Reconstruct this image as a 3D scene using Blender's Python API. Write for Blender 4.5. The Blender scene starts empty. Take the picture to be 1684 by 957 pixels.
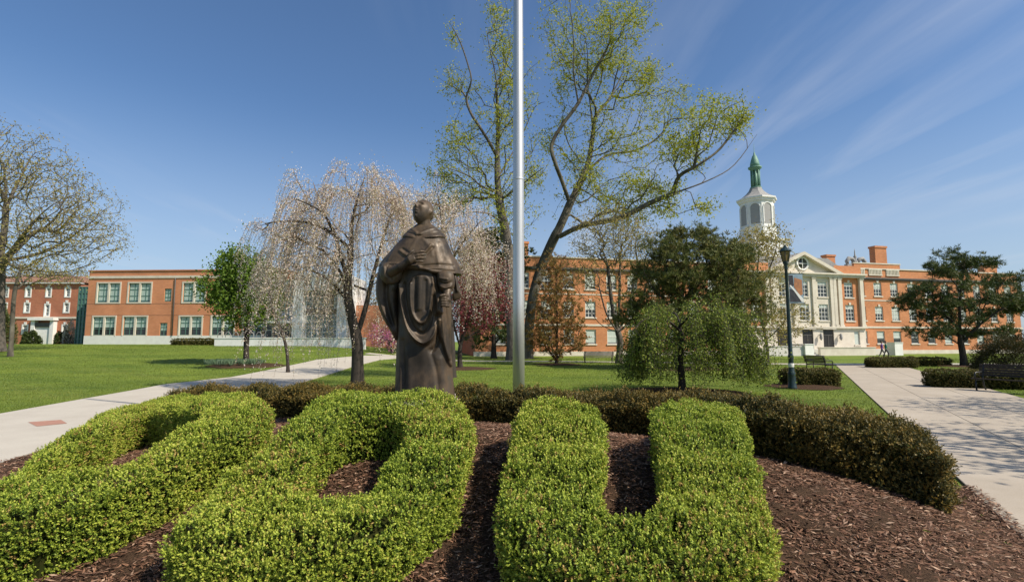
import bpy, bmesh, math, random
import numpy as np
from mathutils import Vector, Matrix
R = math.radians
S = bpy.context.scene
rng = np.random.default_rng(7)
random.seed(7)

# ------------------------------------------------------------------ camera, sky, sun, exposure
F, CU, CV, EYE = 850.0, 842.0, 478.5, 1.7
PITCH = math.atan(83.5/850)
cd = bpy.data.cameras.new('camera'); cam = bpy.data.objects.new('camera', cd); S.collection.objects.link(cam)
cam.location = (0, 0, EYE); cam.rotation_euler = (R(90)+PITCH, 0, 0)
cd.sensor_width = 36; cd.lens = 36*F/1684; cd.clip_start = .05; cd.clip_end = 4000
S.camera = cam
SUN_EL, SUN_AZ = R(46), R(-27)      # azimuth measured from +X towards +Y
sd = Vector((math.cos(SUN_EL)*math.cos(SUN_AZ), math.cos(SUN_EL)*math.sin(SUN_AZ), math.sin(SUN_EL)))
sl = bpy.data.lights.new('sun', 'SUN'); sl.energy = 4.6; sl.angle = R(.5); sl.color = (1, .91, .77)
so = bpy.data.objects.new('sun', sl); S.collection.objects.link(so); so.rotation_euler = sd.to_track_quat('Z', 'Y').to_euler()
so.location = (20, -10, 30)
W = bpy.data.worlds.new('World'); S.world = W; W.use_nodes = True
nt = W.node_tree; nt.nodes.clear()
def N(tree, t, **kw):
    n = tree.nodes.new(t)
    for k, v in kw.items():
        if k.startswith('i_'): n.inputs[k[2:].replace('_', ' ')].default_value = v
        elif k.startswith('n_'): n.inputs[int(k[2:])].default_value = v
        else: setattr(n, k, v)
    return n
sky = N(nt, 'ShaderNodeTexSky', sky_type='NISHITA', sun_disc=False, sun_elevation=SUN_EL, sun_rotation=math.atan2(sd.x, sd.y),
        altitude=200, air_density=1.0, dust_density=1.3, ozone_density=2.0)
tc = N(nt, 'ShaderNodeTexCoord')
sep = N(nt, 'ShaderNodeSeparateXYZ'); nt.links.new(tc.outputs['Generated'], sep.inputs[0])
# cirrus sheet: direction projected on a high flat layer
mz = N(nt, 'ShaderNodeMath', operation='MAXIMUM', n_1=.0); nt.links.new(sep.outputs['Z'], mz.inputs[0])
az = N(nt, 'ShaderNodeMath', operation='ADD', n_1=.03); nt.links.new(mz.outputs[0], az.inputs[0])
dx = N(nt, 'ShaderNodeMath', operation='DIVIDE'); nt.links.new(sep.outputs['X'], dx.inputs[0]); nt.links.new(az.outputs[0], dx.inputs[1])
dy = N(nt, 'ShaderNodeMath', operation='DIVIDE'); nt.links.new(sep.outputs['Y'], dy.inputs[0]); nt.links.new(az.outputs[0], dy.inputs[1])
cb = N(nt, 'ShaderNodeCombineXYZ'); nt.links.new(dx.outputs[0], cb.inputs[0]); nt.links.new(dy.outputs[0], cb.inputs[1])
mp = N(nt, 'ShaderNodeMapping'); mp.inputs['Rotation'].default_value = (0, 0, R(4)); mp.inputs['Scale'].default_value = (1.5, .22, 1); mp.inputs['Location'].default_value = (4.1, .2, 0)
nt.links.new(cb.outputs[0], mp.inputs[0])
nz = N(nt, 'ShaderNodeTexNoise', i_Scale=1.1, i_Detail=9.0, i_Roughness=.55, i_Distortion=.5); nt.links.new(mp.outputs[0], nz.inputs['Vector'])
mp2 = N(nt, 'ShaderNodeMapping'); mp2.inputs['Location'].default_value = (7, 7, 0); nt.links.new(cb.outputs[0], mp2.inputs[0])
nz2 = N(nt, 'ShaderNodeTexNoise', i_Scale=.42, i_Detail=3.0); nt.links.new(mp2.outputs[0], nz2.inputs['Vector'])
r1 = N(nt, 'ShaderNodeMapRange', n_1=.49, n_2=.74, n_3=0.0, n_4=1.0); nt.links.new(nz.outputs[0], r1.inputs[0])
r2 = N(nt, 'ShaderNodeMapRange', n_1=.40, n_2=.62, n_3=0.0, n_4=1.0); nt.links.new(nz2.outputs[0], r2.inputs[0])
mm = N(nt, 'ShaderNodeMath', operation='MULTIPLY'); nt.links.new(r1.outputs[0], mm.inputs[0]); nt.links.new(r2.outputs[0], mm.inputs[1])
mc = N(nt, 'ShaderNodeMath', operation='MULTIPLY', n_1=.5); nt.links.new(mm.outputs[0], mc.inputs[0])
tint = N(nt, 'ShaderNodeMix', data_type='RGBA', blend_type='MULTIPLY'); tint.inputs[0].default_value = 1
nt.links.new(sky.outputs[0], tint.inputs[6]); tint.inputs[7].default_value = (.74, .92, 1.08, 1)
cm = N(nt, 'ShaderNodeMix', data_type='RGBA'); nt.links.new(mc.outputs[0], cm.inputs[0]); nt.links.new(tint.outputs[2], cm.inputs[6])
cm.inputs[7].default_value = (5.6, 5.9, 6.6, 1)
hz_ = N(nt, 'ShaderNodeMapRange', n_1=.0, n_2=.42, n_3=.62, n_4=0.0, interpolation_type='SMOOTHSTEP'); nt.links.new(sep.outputs['Z'], hz_.inputs[0])
hm = N(nt, 'ShaderNodeMix', data_type='RGBA'); nt.links.new(hz_.outputs[0], hm.inputs[0]); nt.links.new(cm.outputs[2], hm.inputs[6]); hm.inputs[7].default_value = (4.1, 4.75, 5.6, 1)
bg = N(nt, 'ShaderNodeBackground', i_Strength=.097); nt.links.new(hm.outputs[2], bg.inputs[0])
wo = N(nt, 'ShaderNodeOutputWorld'); nt.links.new(bg.outputs[0], wo.inputs[0])
S.view_settings.view_transform = 'Standard'; S.view_settings.look = 'None'; S.view_settings.gamma = 1; S.view_settings.use_curve_mapping = False
S.view_settings.exposure = 0.40
S.render.engine = 'CYCLES'
S.cycles.max_bounces = 6; S.cycles.transparent_max_bounces = 8

# ------------------------------------------------------------------ projection helpers
ct, st_ = math.cos(PITCH), math.sin(PITCH)
def ray(u, v):
    a, b = (u-CU)/F, (CV-v)/F
    return a, ct-b*st_, st_+b*ct
def P(u, v, Y):
    a, f, up = ray(u, v); k = Y/f
    return Vector((a*k, Y, EYE+up*k))
def ss(a, b, x):
    t = np.clip((np.asarray(x, float)-a)/(b-a), 0, 1); return t*t*(3-2*t)

# ------------------------------------------------------------------ terrain
XR0, XRK = 1.73, .575      # left edge of the right path: x = XR0 + XRK*y
cps = [(0,1.5,0),(-3,1.8,0),(3,1.8,0),(0.5,2.4,.03),(-2,2.5,.03),(.5,3,.2),(.5,4,.5),(.5,4.8,.70),(1.6,3,.2),(1.7,4.2,.5),(1.3,5,.66),
 (-1,3,.2),(-1.5,4,.48),(-1.2,5,.70),(-1.2,6,.72),(.5,6,.66),(-2.5,3,.16),(-2.9,4,.40),(-3,5,.56),(-4,5,.36),(-4,6.2,.45),(-5.4,6.4,.16),(-6.6,6.6,.02),
 (-6,9.6,.35),(-4.2,8.8,.46),(-2,8,.52),(0,7.3,.55),(1.6,6.6,.52),(2.7,5.9,.44),(3.5,5.3,.33),(4.15,4.9,.13),(2.8,4,.35),(3.2,3.6,.15),(2.6,3,.2),
 (3.6,3.3,0),(4.5,4.9,0),(5.6,6.8,0),(7,9,0),(-7.6,9.3,0),(-9,12,0),(-10,16,0),(0,9.5,.36),(-4,11,.2),(3,9,.2),(0,13,0),(5,12,0),(-5,14,0),(0,16,0),(-5,4,.1),(-6,4,0),(-4,2.6,0),(8,12,0)]
cps = np.array(cps, float)
def tps(r): return np.where(r > 1e-9, r*r*np.log(r+1e-12), 0)
_n = len(cps); _K = tps(np.hypot(cps[:,None,0]-cps[None,:,0], cps[:,None,1]-cps[None,:,1])) + np.eye(_n)*.02
_Pm = np.c_[np.ones(_n), cps[:,:2]]
_A = np.block([[_K, _Pm], [_Pm.T, np.zeros((3,3))]])
_w = np.linalg.solve(_A, np.r_[cps[:,2], 0,0,0])
def T(x, y):
    x = np.asarray(x, float); y = np.asarray(y, float); shp = np.broadcast(x, y).shape
    x = np.broadcast_to(x, shp).ravel(); y = np.broadcast_to(y, shp).ravel()
    h = np.zeros(len(x)); near = (np.abs(x) < 11) & (y > .5) & (y < 17)
    if near.any():
        xn, yn = x[near], y[near]
        hh = _w[_n]+_w[_n+1]*xn+_w[_n+2]*yn
        for i in range(_n): hh += _w[i]*tps(np.hypot(xn-cps[i,0], yn-cps[i,1]))
        hh = np.clip(hh, 0, .8)
        hh *= ss(0, .7, XR0+XRK*yn-xn-.02) * ss(0, 1.2, (xn+7.05)*.97+(yn-6.8)*.24)
        hh *= ss(1.3, 2.3, yn)*(1-ss(12.5, 15.5, yn))
        h[near] = hh
    h += 1.4*ss(16, 60, y)*ss(3, 21, -x)
    return h.reshape(shp)
def Tz(x, y): return float(T(np.array([x]), np.array([y]))[0])
def G(u, v, H=0.0, maxt=200):
    a, f, up = ray(u, v); t = 1.2
    prev = t
    while t < maxt:
        z = EYE+up*t/f*1.0 if False else EYE+up*t
        if z <= Tz(a*t, f*t)+H:
            lo, hi = prev, t
            for _ in range(24):
                m = (lo+hi)/2
                if EYE+up*m <= Tz(a*m, f*m)+H: hi = m
                else: lo = m
            return Vector((a*hi, f*hi, EYE+up*hi))
        prev = t; t *= 1.03
    return Vector((a*maxt, f*maxt, 0))

# ------------------------------------------------------------------ object helpers
col = S.collection
def tag(o, label=None, cat=None, group=None, kind=None):
    if label: o['label'] = label
    if cat: o['category'] = cat
    if group: o['group'] = group
    if kind: o['kind'] = kind
    return o
def thing(name, loc, label, cat, group=None, rz=0):
    o = bpy.data.objects.new(name, None); col.objects.link(o); o.location = loc; o.rotation_euler = (0, 0, rz)
    o.empty_display_size = .3
    return tag(o, label, cat, group)
def link(name, me, m=None, parent=None):
    o = bpy.data.objects.new(name, me); col.objects.link(o)
    if m is not None: me.materials.append(m)
    if parent: o.parent = parent
    return o
def npmesh(name, V, Fq, smooth=False, rnd=None):
    """V (n,3), Fq (m,k) constant-size faces"""
    V = np.asarray(V, np.float32); Fq = np.asarray(Fq, np.int32); m, k = Fq.shape
    me = bpy.data.meshes.new(name)
    me.vertices.add(len(V)); me.vertices.foreach_set('co', V.ravel())
    me.loops.add(m*k); me.loops.foreach_set('vertex_index', Fq.ravel())
    me.polygons.add(m); me.polygons.foreach_set('loop_start', np.arange(0, m*k, k, dtype=np.int32))
    try: me.polygons.foreach_set('loop_total', np.full(m, k, np.int32))
    except Exception: pass
    me.polygons.foreach_set('use_smooth', np.full(m, bool(smooth)))
    me.update(calc_edges=True)
    if rnd is not None:
        at = me.attributes.new('rnd', 'FLOAT', 'FACE'); at.data.foreach_set('value', np.asarray(rnd, np.float32))
    return me
class MB:
    def __init__(s): s.v = []; s.f = []; s.sm = []; s.mi = []
    def add(s, vs, fs, smooth=False, mi=0):
        o = len(s.v); s.v += [tuple(p) for p in vs]; s.f += [tuple(i+o for i in f) for f in fs]; s.sm += [smooth]*len(fs); s.mi += [mi]*len(fs); return s
    def box(s, x0, x1, y0, y1, z0, z1, mi=0):
        v = [(x, y, z) for z in (z0, z1) for y in (y0, y1) for x in (x0, x1)]
        return s.add(v, [(0,2,3,1),(4,5,7,6),(0,1,5,4),(2,6,7,3),(0,4,6,2),(1,3,7,5)], mi=mi)
    def prism(s, pts, y0, y1, axis='y', mi=0):
        n = len(pts)
        if axis == 'y': v = [(p[0], y0, p[1]) for p in pts]+[(p[0], y1, p[1]) for p in pts]
        else: v = [(p[0], p[1], y0) for p in pts]+[(p[0], p[1], y1) for p in pts]
        return s.add(v, [tuple(range(n)), tuple(range(2*n-1, n-1, -1))]+[(i, i+n, (i+1)%n+n, (i+1)%n) for i in range(n)], mi=mi)
    def lathe(s, prof, c=(0,0,0), n=16, smooth=True, rot=0, mi=0):
        v = []; f = []
        for r, z in prof:
            for i in range(n):
                a = 2*math.pi*i/n+rot; v.append((c[0]+r*math.cos(a), c[1]+r*math.sin(a), c[2]+z))
        for j in range(len(prof)-1):
            for i in range(n): f.append((j*n+i, j*n+(i+1)%n, (j+1)*n+(i+1)%n, (j+1)*n+i))
        f.append(tuple(range(n-1, -1, -1))); f.append(tuple((len(prof)-1)*n+i for i in range(n)))
        return s.add(v, f, smooth, mi=mi)
    def tube(s, pts, rad, n=8, smooth=True, mi=0, flat=1.0):
        pts = [Vector(p) for p in pts]
        if not hasattr(rad, '__len__'): rad = [rad]*len(pts)
        v = []; f = []; up = None
        for i, p in enumerate(pts):
            d = (pts[min(i+1, len(pts)-1)]-pts[max(i-1, 0)]);
            if d.length < 1e-9: d = Vector((0,0,1))
            d.normalize()
            if up is None:
                up = Vector((0,0,1)) if abs(d.z) < .9 else Vector((1,0,0))
            a = d.cross(up)
            if a.length < 1e-6: a = d.orthogonal()
            a.normalize(); b = a.cross(d).normalized(); up = b
            for k in range(n):
                t = 2*math.pi*k/n; v.append(p+(a*math.cos(t)+b*math.sin(t)*flat)*rad[i])
        for j in range(len(pts)-1):
            for k in range(n): f.append((j*n+k, j*n+(k+1)%n, (j+1)*n+(k+1)%n, (j+1)*n+k))
        f.append(tuple(range(n-1, -1, -1))); f.append(tuple((len(pts)-1)*n+i for i in range(n)))
        return s.add(v, f, smooth, mi=mi)
    def build(s, name, m, parent=None, xf=None):
        me = bpy.data.meshes.new(name)
        vs = s.v if xf is None else [tuple(xf(p)) for p in s.v]
        me.from_pydata(vs, [], s.f); me.polygons.foreach_set('use_smooth', s.sm)
        ms = m if isinstance(m, (list, tuple)) else [m]
        for q in ms: me.materials.append(q)
        if len(ms) > 1: me.polygons.foreach_set('material_index', s.mi)
        me.update()
        bm = bmesh.new(); bm.from_mesh(me); bmesh.ops.recalc_face_normals(bm, faces=bm.faces); bm.to_mesh(me); bm.free()
        return link(name, me, None, parent)

# ------------------------------------------------------------------ materials
def newmat(name):
    m = bpy.data.materials.new(name); m.use_nodes = True; t = m.node_tree; t.nodes.clear()
    return m, t
def mat(name, c, c2=None, rough=.7, scale=4.0, bump=0.0, bscale=None, metal=0.0, detail=6.0, coord='Object', stretch=(1,1,1), c3=None, spec=.4, lo=.35, hi=.65, bdist=.02):
    m, t = newmat(name); L = t.links
    out = N(t, 'ShaderNodeOutputMaterial'); b = N(t, 'ShaderNodeBsdfPrincipled'); L.new(b.outputs[0], out.inputs[0])
    b.inputs['Roughness'].default_value = rough; b.inputs['Metallic'].default_value = metal; b.inputs['Specular IOR Level'].default_value = spec
    tcn = N(t, 'ShaderNodeTexCoord'); mpn = N(t, 'ShaderNodeMapping'); mpn.inputs['Scale'].default_value = stretch; L.new(tcn.outputs[coord], mpn.inputs[0])
    if c2 is None: c2 = tuple(x*.8 for x in c)
    nz = N(t, 'ShaderNodeTexNoise', i_Scale=scale, i_Detail=detail, i_Roughness=.6); L.new(mpn.outputs[0], nz.inputs['Vector'])
    cr = N(t, 'ShaderNodeValToRGB'); L.new(nz.outputs[0], cr.inputs[0])
    cr.color_ramp.elements[0].position = lo; cr.color_ramp.elements[0].color = (*c, 1)
    cr.color_ramp.elements[1].position = hi; cr.color_ramp.elements[1].color = (*c2, 1)
    if c3: e = cr.color_ramp.elements.new((lo+hi)/2); e.color = (*c3, 1)
    L.new(cr.outputs[0], b.inputs['Base Color'])
    if bump:
        nb = N(t, 'ShaderNodeTexNoise', i_Scale=bscale or scale*6, i_Detail=6.0); L.new(mpn.outputs[0], nb.inputs['Vector'])
        bp = N(t, 'ShaderNodeBump', i_Strength=bump, i_Distance=bdist); L.new(nb.outputs[0], bp.inputs['Height']); L.new(bp.outputs[0], b.inputs['Normal'])
    return m
def leafmat(name, cols, trans=.35, rough=.55, spec=.3):
    """cols: list of colours picked per leaf by the 'rnd' face attribute"""
    m, t = newmat(name); L = t.links
    out = N(t, 'ShaderNodeOutputMaterial'); at = N(t, 'ShaderNodeAttribute', attribute_name='rnd')
    cr = N(t, 'ShaderNodeValToRGB'); L.new(at.outputs['Fac'], cr.inputs[0])
    E = cr.color_ramp.elements; E[0].color = (*cols[0], 1); E[1].color = (*cols[-1], 1)
    for i in range(1, len(cols)-1): e = E.new(i/(len(cols)-1)); e.color = (*cols[i], 1)
    b = N(t, 'ShaderNodeBsdfPrincipled'); b.inputs['Roughness'].default_value = rough; b.inputs['Specular IOR Level'].default_value = spec
    L.new(cr.outputs[0], b.inputs['Base Color'])
    tr = N(t, 'ShaderNodeBsdfTranslucent'); L.new(cr.outputs[0], tr.inputs[0])
    mx = N(t, 'ShaderNodeMixShader'); mx.inputs[0].default_value = trans
    L.new(b.outputs[0], mx.inputs[1]); L.new(tr.outputs[0], mx.inputs[2]); L.new(mx.outputs[0], out.inputs[0])
    return m
def brickmat(name, c1, c2, mortar):
    m, t = newmat(name); L = t.links
    out = N(t, 'ShaderNodeOutputMaterial'); b = N(t, 'ShaderNodeBsdfPrincipled'); L.new(b.outputs[0], out.inputs[0]); b.inputs['Roughness'].default_value = .85
    b.inputs['Specular IOR Level'].default_value = .2
    tcn = N(t, 'ShaderNodeTexCoord'); s1 = N(t, 'ShaderNodeSeparateXYZ'); L.new(tcn.outputs['Object'], s1.inputs[0])
    ad = N(t, 'ShaderNodeMath', operation='ADD'); L.new(s1.outputs['X'], ad.inputs[0]); L.new(s1.outputs['Y'], ad.inputs[1])
    cbn = N(t, 'ShaderNodeCombineXYZ'); L.new(ad.outputs[0], cbn.inputs[0]); L.new(s1.outputs['Z'], cbn.inputs[1])
    bt = N(t, 'ShaderNodeTexBrick', i_Scale=1.0); bt.inputs['Brick Width'].default_value = .30; bt.inputs['Row Height'].default_value = .1; bt.inputs['Mortar Size'].default_value = .008
    bt.inputs['Color1'].default_value = (*c1, 1); bt.inputs['Color2'].default_value = (*c2, 1); bt.inputs['Mortar'].default_value = (*mortar, 1)
    L.new(cbn.outputs[0], bt.inputs['Vector'])
    nz = N(t, 'ShaderNodeTexNoise', i_Scale=.5, i_Detail=7.0); L.new(tcn.outputs['Object'], nz.inputs['Vector'])
    mr = N(t, 'ShaderNodeMapRange', n_1=.3, n_2=.7, n_3=.86, n_4=1.12); L.new(nz.outputs[0], mr.inputs[0])
    mx = N(t, 'ShaderNodeVectorMath', operation='SCALE'); L.new(bt.outputs['Color'], mx.inputs[0]); L.new(mr.outputs[0], mx.inputs['Scale'])
    L.new(mx.outputs[0], b.inputs['Base Color'])
    return m
M = {}
M['brick_hall'] = brickmat('hall brick', (.56,.215,.085), (.46,.165,.065), (.5,.33,.22))
M['brick_left'] = brickmat('modern brick', (.60,.235,.11), (.53,.20,.095), (.55,.33,.22))
M['brick_old'] = brickmat('old brick', (.44,.15,.075), (.35,.11,.06), (.42,.28,.2))
M['stone'] = mat('limestone', (.66,.60,.50), (.56,.50,.41), rough=.85, scale=1.2, bump=.15)
M['white'] = mat('white paint', (.78,.77,.73), (.70,.69,.65), rough=.6, scale=2)
M['concrete'] = mat('pale concrete', (.62,.59,.54), (.53,.5,.46), rough=.9, scale=1.5)
M['grey_roof'] = mat('grey roof', (.32,.31,.29), (.25,.24,.23), rough=.8, scale=3)
M['red_roof'] = mat('brown roof', (.30,.15,.09), (.23,.12,.08), rough=.85, scale=3)
M['dark_trim'] = mat('dark trim', (.10,.09,.08), (.07,.065,.06), rough=.6)
M['copper'] = mat('green copper', (.17,.31,.23), (.11,.22,.17), rough=.6, scale=3)
M['black'] = mat('black paint', (.018,.020,.022), (.03,.03,.032), rough=.4)
M['lampgreen'] = mat('dark green lamp paint', (.012,.028,.032), (.02,.04,.042), rough=.35, scale=8)
M['black_door'] = mat('dark door', (.02,.018,.018), (.03,.025,.022), rough=.4)
M['green_metal'] = mat('green metal', (.09,.19,.155), (.07,.15,.12), rough=.5)
M['blind'] = mat('window blind', (.50,.55,.50), (.42,.47,.43), rough=.8, scale=.8)
M['blind_green'] = mat('green tinted blind', (.42,.52,.47), (.34,.44,.40), rough=.6, scale=.8)
M['bark_grey'] = mat('grey bark', (.14,.12,.10), (.07,.058,.046), rough=.95, scale=2.5, bump=.6, stretch=(3,3,.6), bdist=.03)
M['bark_dark'] = mat('dark bark', (.055,.043,.034), (.028,.022,.018), rough=.95, scale=5, bump=.5, stretch=(3,3,.6))
M['bark_pale'] = mat('pale flaking bark', (.17,.15,.115), (.055,.046,.036), rough=.95, scale=1.2, bump=.4, c3=(.09,.078,.058), stretch=(1.5,1.5,.6))
M['twig'] = mat('twig bark', (.12,.095,.07), (.08,.06,.045), rough=.95)
M['twig_red'] = mat('reddish twig', (.22,.15,.10), (.15,.10,.07), rough=.95)
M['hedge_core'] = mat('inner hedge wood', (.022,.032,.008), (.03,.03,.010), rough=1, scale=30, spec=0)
M['stem'] = mat('hedge stems', (.13,.10,.07), (.08,.06,.045), rough=1, scale=20)
def glassmat(name, c, rough=.08):
    m, t = newmat(name); L = t.links
    out = N(t, 'ShaderNodeOutputMaterial'); b = N(t, 'ShaderNodeBsdfPrincipled'); L.new(b.outputs[0], out.inputs[0])
    b.inputs['Base Color'].default_value = (*c, 1); b.inputs['Roughness'].default_value = rough; b.inputs['Specular IOR Level'].default_value = .6
    tcn = N(t, 'ShaderNodeTexCoord'); nz = N(t, 'ShaderNodeTexNoise', i_Scale=1.3, i_Detail=2.0); L.new(tcn.outputs['Object'], nz.inputs['Vector'])
    bp = N(t, 'ShaderNodeBump', i_Strength=.08, i_Distance=.05); L.new(nz.outputs[0], bp.inputs['Height']); L.new(bp.outputs[0], b.inputs['Normal'])
    return m
M['glass'] = glassmat('window glass', (.035,.04,.042))
M['glass_green'] = glassmat('green tinted glass', (.07,.15,.15))
M['glass_blue'] = glassmat('blue tinted glass', (.10,.18,.24))

# ------------------------------------------------------------------ ground
def grid_mesh(xs, ys, zf):
    X, Y = np.meshgrid(xs, ys); Z = zf(X, Y); V = np.c_[X.ravel(), Y.ravel(), Z.ravel()]
    nx, ny = len(xs), len(ys); i = np.arange(nx*ny).reshape(ny, nx)
    Fq = np.stack([i[:-1,:-1], i[:-1,1:], i[1:,1:], i[1:,:-1]], -1).reshape(-1, 4)
    return V, Fq
def grassmat():
    m, t = newmat('lawn grass'); L = t.links
    out = N(t, 'ShaderNodeOutputMaterial'); b = N(t, 'ShaderNodeBsdfPrincipled'); L.new(b.outputs[0], out.inputs[0]); b.inputs['Roughness'].default_value = .8
    b.inputs['Specular IOR Level'].default_value = .25
    tcn = N(t, 'ShaderNodeTexCoord')
    def noise(sc, det, stretch=(1,1,1), rough=.6):
        mpn = N(t, 'ShaderNodeMapping'); mpn.inputs['Scale'].default_value = stretch; L.new(tcn.outputs['Object'], mpn.inputs[0])
        n = N(t, 'ShaderNodeTexNoise', i_Scale=sc, i_Detail=det, i_Roughness=rough); L.new(mpn.outputs[0], n.inputs['Vector']); return n
    n1 = noise(.35, 8, (.6,1.4,1)); n2 = noise(14, 8, rough=.75); n3 = noise(2.2, 6, (.35,1.6,1))
    r1 = N(t, 'ShaderNodeValToRGB'); L.new(n1.outputs[0], r1.inputs[0])
    r1.color_ramp.elements[0].position = .33; r1.color_ramp.elements[0].color = (.088,.140,.014,1)
    r1.color_ramp.elements[1].position = .68; r1.color_ramp.elements[1].color = (.185,.240,.026,1)
    a1 = N(t, 'ShaderNodeMapRange', n_1=.3, n_2=.7, n_3=.62, n_4=1.38); L.new(n2.outputs[0], a1.inputs[0])
    a2 = N(t, 'ShaderNodeMapRange', n_1=.3, n_2=.7, n_3=.75, n_4=1.2); L.new(n3.outputs[0], a2.inputs[0])
    mu = N(t, 'ShaderNodeMath', operation='MULTIPLY'); L.new(a1.outputs[0], mu.inputs[0]); L.new(a2.outputs[0], mu.inputs[1])
    sc = N(t, 'ShaderNodeVectorMath', operation='SCALE'); L.new(r1.outputs[0], sc.inputs[0]); L.new(mu.outputs[0], sc.inputs['Scale'])
    L.new(sc.outputs[0], b.inputs['Base Color'])
    bp = N(t, 'ShaderNodeBump', i_Strength=.9, i_Distance=.06); L.new(n2.outputs[0], bp.inputs['Height']); L.new(bp.outputs[0], b.inputs['Normal'])
    return m
M['grass'] = grassmat()
xs = np.concatenate([[-1500,-700,-350,-200,-130], np.arange(-90,-20,3), np.arange(-20,14,.25), np.arange(14,90,3), [130,200,350,700,1500]])
ys = np.concatenate([[-600,-200,-60,-20,-8], np.arange(-4,18,.25), np.arange(18,90,2.0), [110,150,220,400,800,2000]])
V, Fq = grid_mesh(xs, ys, T)
lawn = link('lawn', npmesh('lawn', V, Fq, True), M['grass']); tag(lawn, kind='structure')

def in_poly(x, y, poly):
    poly = np.asarray(poly); ins = np.zeros(np.shape(x), bool); n = len(poly)
    for i in range(n):
        x0, y0 = poly[i]; x1, y1 = poly[(i+1)%n]
        c = ((y0 > y) != (y1 > y))
        with np.errstate(divide='ignore', invalid='ignore'):
            ins ^= c & (x < (x1-x0)*(y-y0)/((y1-y0) if y1 != y0 else 1e-12)+x0)
    return ins
def poly_dist(x, y, poly, closed=True):
    poly = np.asarray(poly); d = np.full(np.shape(x), 1e9); n = len(poly)
    for i in range(n if closed else n-1):
        a = poly[i]; b = poly[(i+1)%n]; ab = b-a; L2 = max(ab@ab, 1e-12)
        t = np.clip(((x-a[0])*ab[0]+(y-a[1])*ab[1])/L2, 0, 1)
        d = np.minimum(d, np.hypot(x-a[0]-t*ab[0], y-a[1]-t*ab[1]))
    return d
def smooth_poly(p, k=6, closed=True):
    p = np.asarray(p, float); n = len(p); out = []
    for i in range(n if closed else n-1):
        if closed: a, b, c, d = p[(i-1)%n], p[i], p[(i+1)%n], p[(i+2)%n]
        else: a, b, c, d = p[max(i-1,0)], p[i], p[i+1], p[min(i+2,n-1)]
        for j in range(k):
            t = j/k; out.append(.5*((2*b)+(-a+c)*t+(2*a-5*b+4*c-d)*t*t+(-a+3*b-3*c+d)*t**3))
    if not closed: out.append(p[-1])
    return np.array(out)

# dark hedge line behind the letters
HL = smooth_poly([(-6.1,9.7),(-4.2,8.85),(-2,8.0),(0,7.3),(1.6,6.6),(2.7,5.9),(3.45,5.35),(4.0,4.95)], 6, False)
# mulch bed
bed_poly = [(-9.5,2.0),(-7.1,6.75),(-7.35,9.6),(-6.3,10.4),(-4,9.5),(-1.8,8.6),(.3,7.9),(1.9,7.2),(3.2,6.5),(XR0+XRK*6.2+.1,6.2),(XR0+XRK*-1+.15,-1),(XR0-3+.0,-3),(-9.5,-3)]
gx = np.arange(-9.6, 6, .06); gy = np.arange(-3, 10.6, .06)
def bedz(X, Y):
    n = .010*np.sin(X*9.1+2*np.sin(Y*5.3))+.010*np.sin(Y*11.7+1.7*np.sin(X*6.1))+.006*rng.standard_normal(X.shape)
    return T(X, Y)+.006+(.019+n)*ss(0, .25, XR0+XRK*Y-X)
V, Fq = grid_mesh(gx, gy, bedz)
cen = V[Fq].mean(1); k = in_poly(cen[:,0], cen[:,1], bed_poly)
Fq = Fq[k]; used = np.unique(Fq); mp_ = -np.ones(len(V), int); mp_[used] = np.arange(len(used))
M['mulch_base'] = mat('mulch base', (.11,.066,.040), (.045,.027,.017), rough=.95, scale=34, bump=1.0, bscale=70, stretch=(1,1.7,1), bdist=.03, spec=.1)
bed = link('mulch_bed', npmesh('mulch_bed', V[used], mp_[Fq], True), M['mulch_base']); tag(bed, kind='structure')

def leaf_quads(C, D, Nn, L, Wd, fold=.0):
    """diamond leaves: base C, direction D, normal-ish Nn; L, Wd arrays"""
    D = D/np.linalg.norm(D, axis=1, keepdims=True).clip(1e-9)
    Sd = np.cross(D, Nn); Sd /= np.linalg.norm(Sd, axis=1, keepdims=True).clip(1e-9)
    L = np.broadcast_to(L, len(C))[:,None]; Wd = np.broadcast_to(Wd, len(C))[:,None]
    a = C; b = C+D*L*.5+Sd*Wd*.5; c = C+D*L; d = C+D*L*.5-Sd*Wd*.5
    V = np.stack([a, b, c, d], 1).reshape(-1, 3); F4 = np.arange(len(C)*4).reshape(-1, 4)
    return V, F4
def rand_dirs(n):
    v = rng.standard_normal((n, 3)); return v/np.linalg.norm(v, axis=1, keepdims=True)

# wood chips lying on the bed
n = 620000
y = 1.2+9*rng.random(n)**1.9; x = rng.uniform(-9, 6, n)
k = in_poly(x, y, bed_poly) & (np.abs(x) < y*1.05+.6); x, y = x[k], y[k]; n = len(x)
z = T(x, y)+.030+rng.random(n)*.012
ang = rng.uniform(0, 2*np.pi, n); D = np.c_[np.cos(ang), np.sin(ang), rng.normal(0, .18, n)]
Nn = np.c_[rng.normal(0, .35, n), rng.normal(0, .35, n), np.ones(n)]
L = rng.uniform(.015, .06, n)*(1+.04*y); Wd = L*rng.uniform(.09, .32, n)
V, Fq = leaf_quads(np.c_[x, y, z], D, Nn, L, Wd)
M['chips'] = leafmat('wood chips', [(.07,.035,.020), (.14,.068,.040), (.24,.125,.072), (.19,.11,.075), (.46,.31,.21)], trans=0, rough=.9)
r = rng.random(n)**1.6
chips = link('mulch_chips', npmesh('mulch_chips', V, Fq, rnd=r), M['chips']); tag(chips, 'brown shredded wood mulch chips covering the letter bed', 'mulch', kind='stuff')

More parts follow.
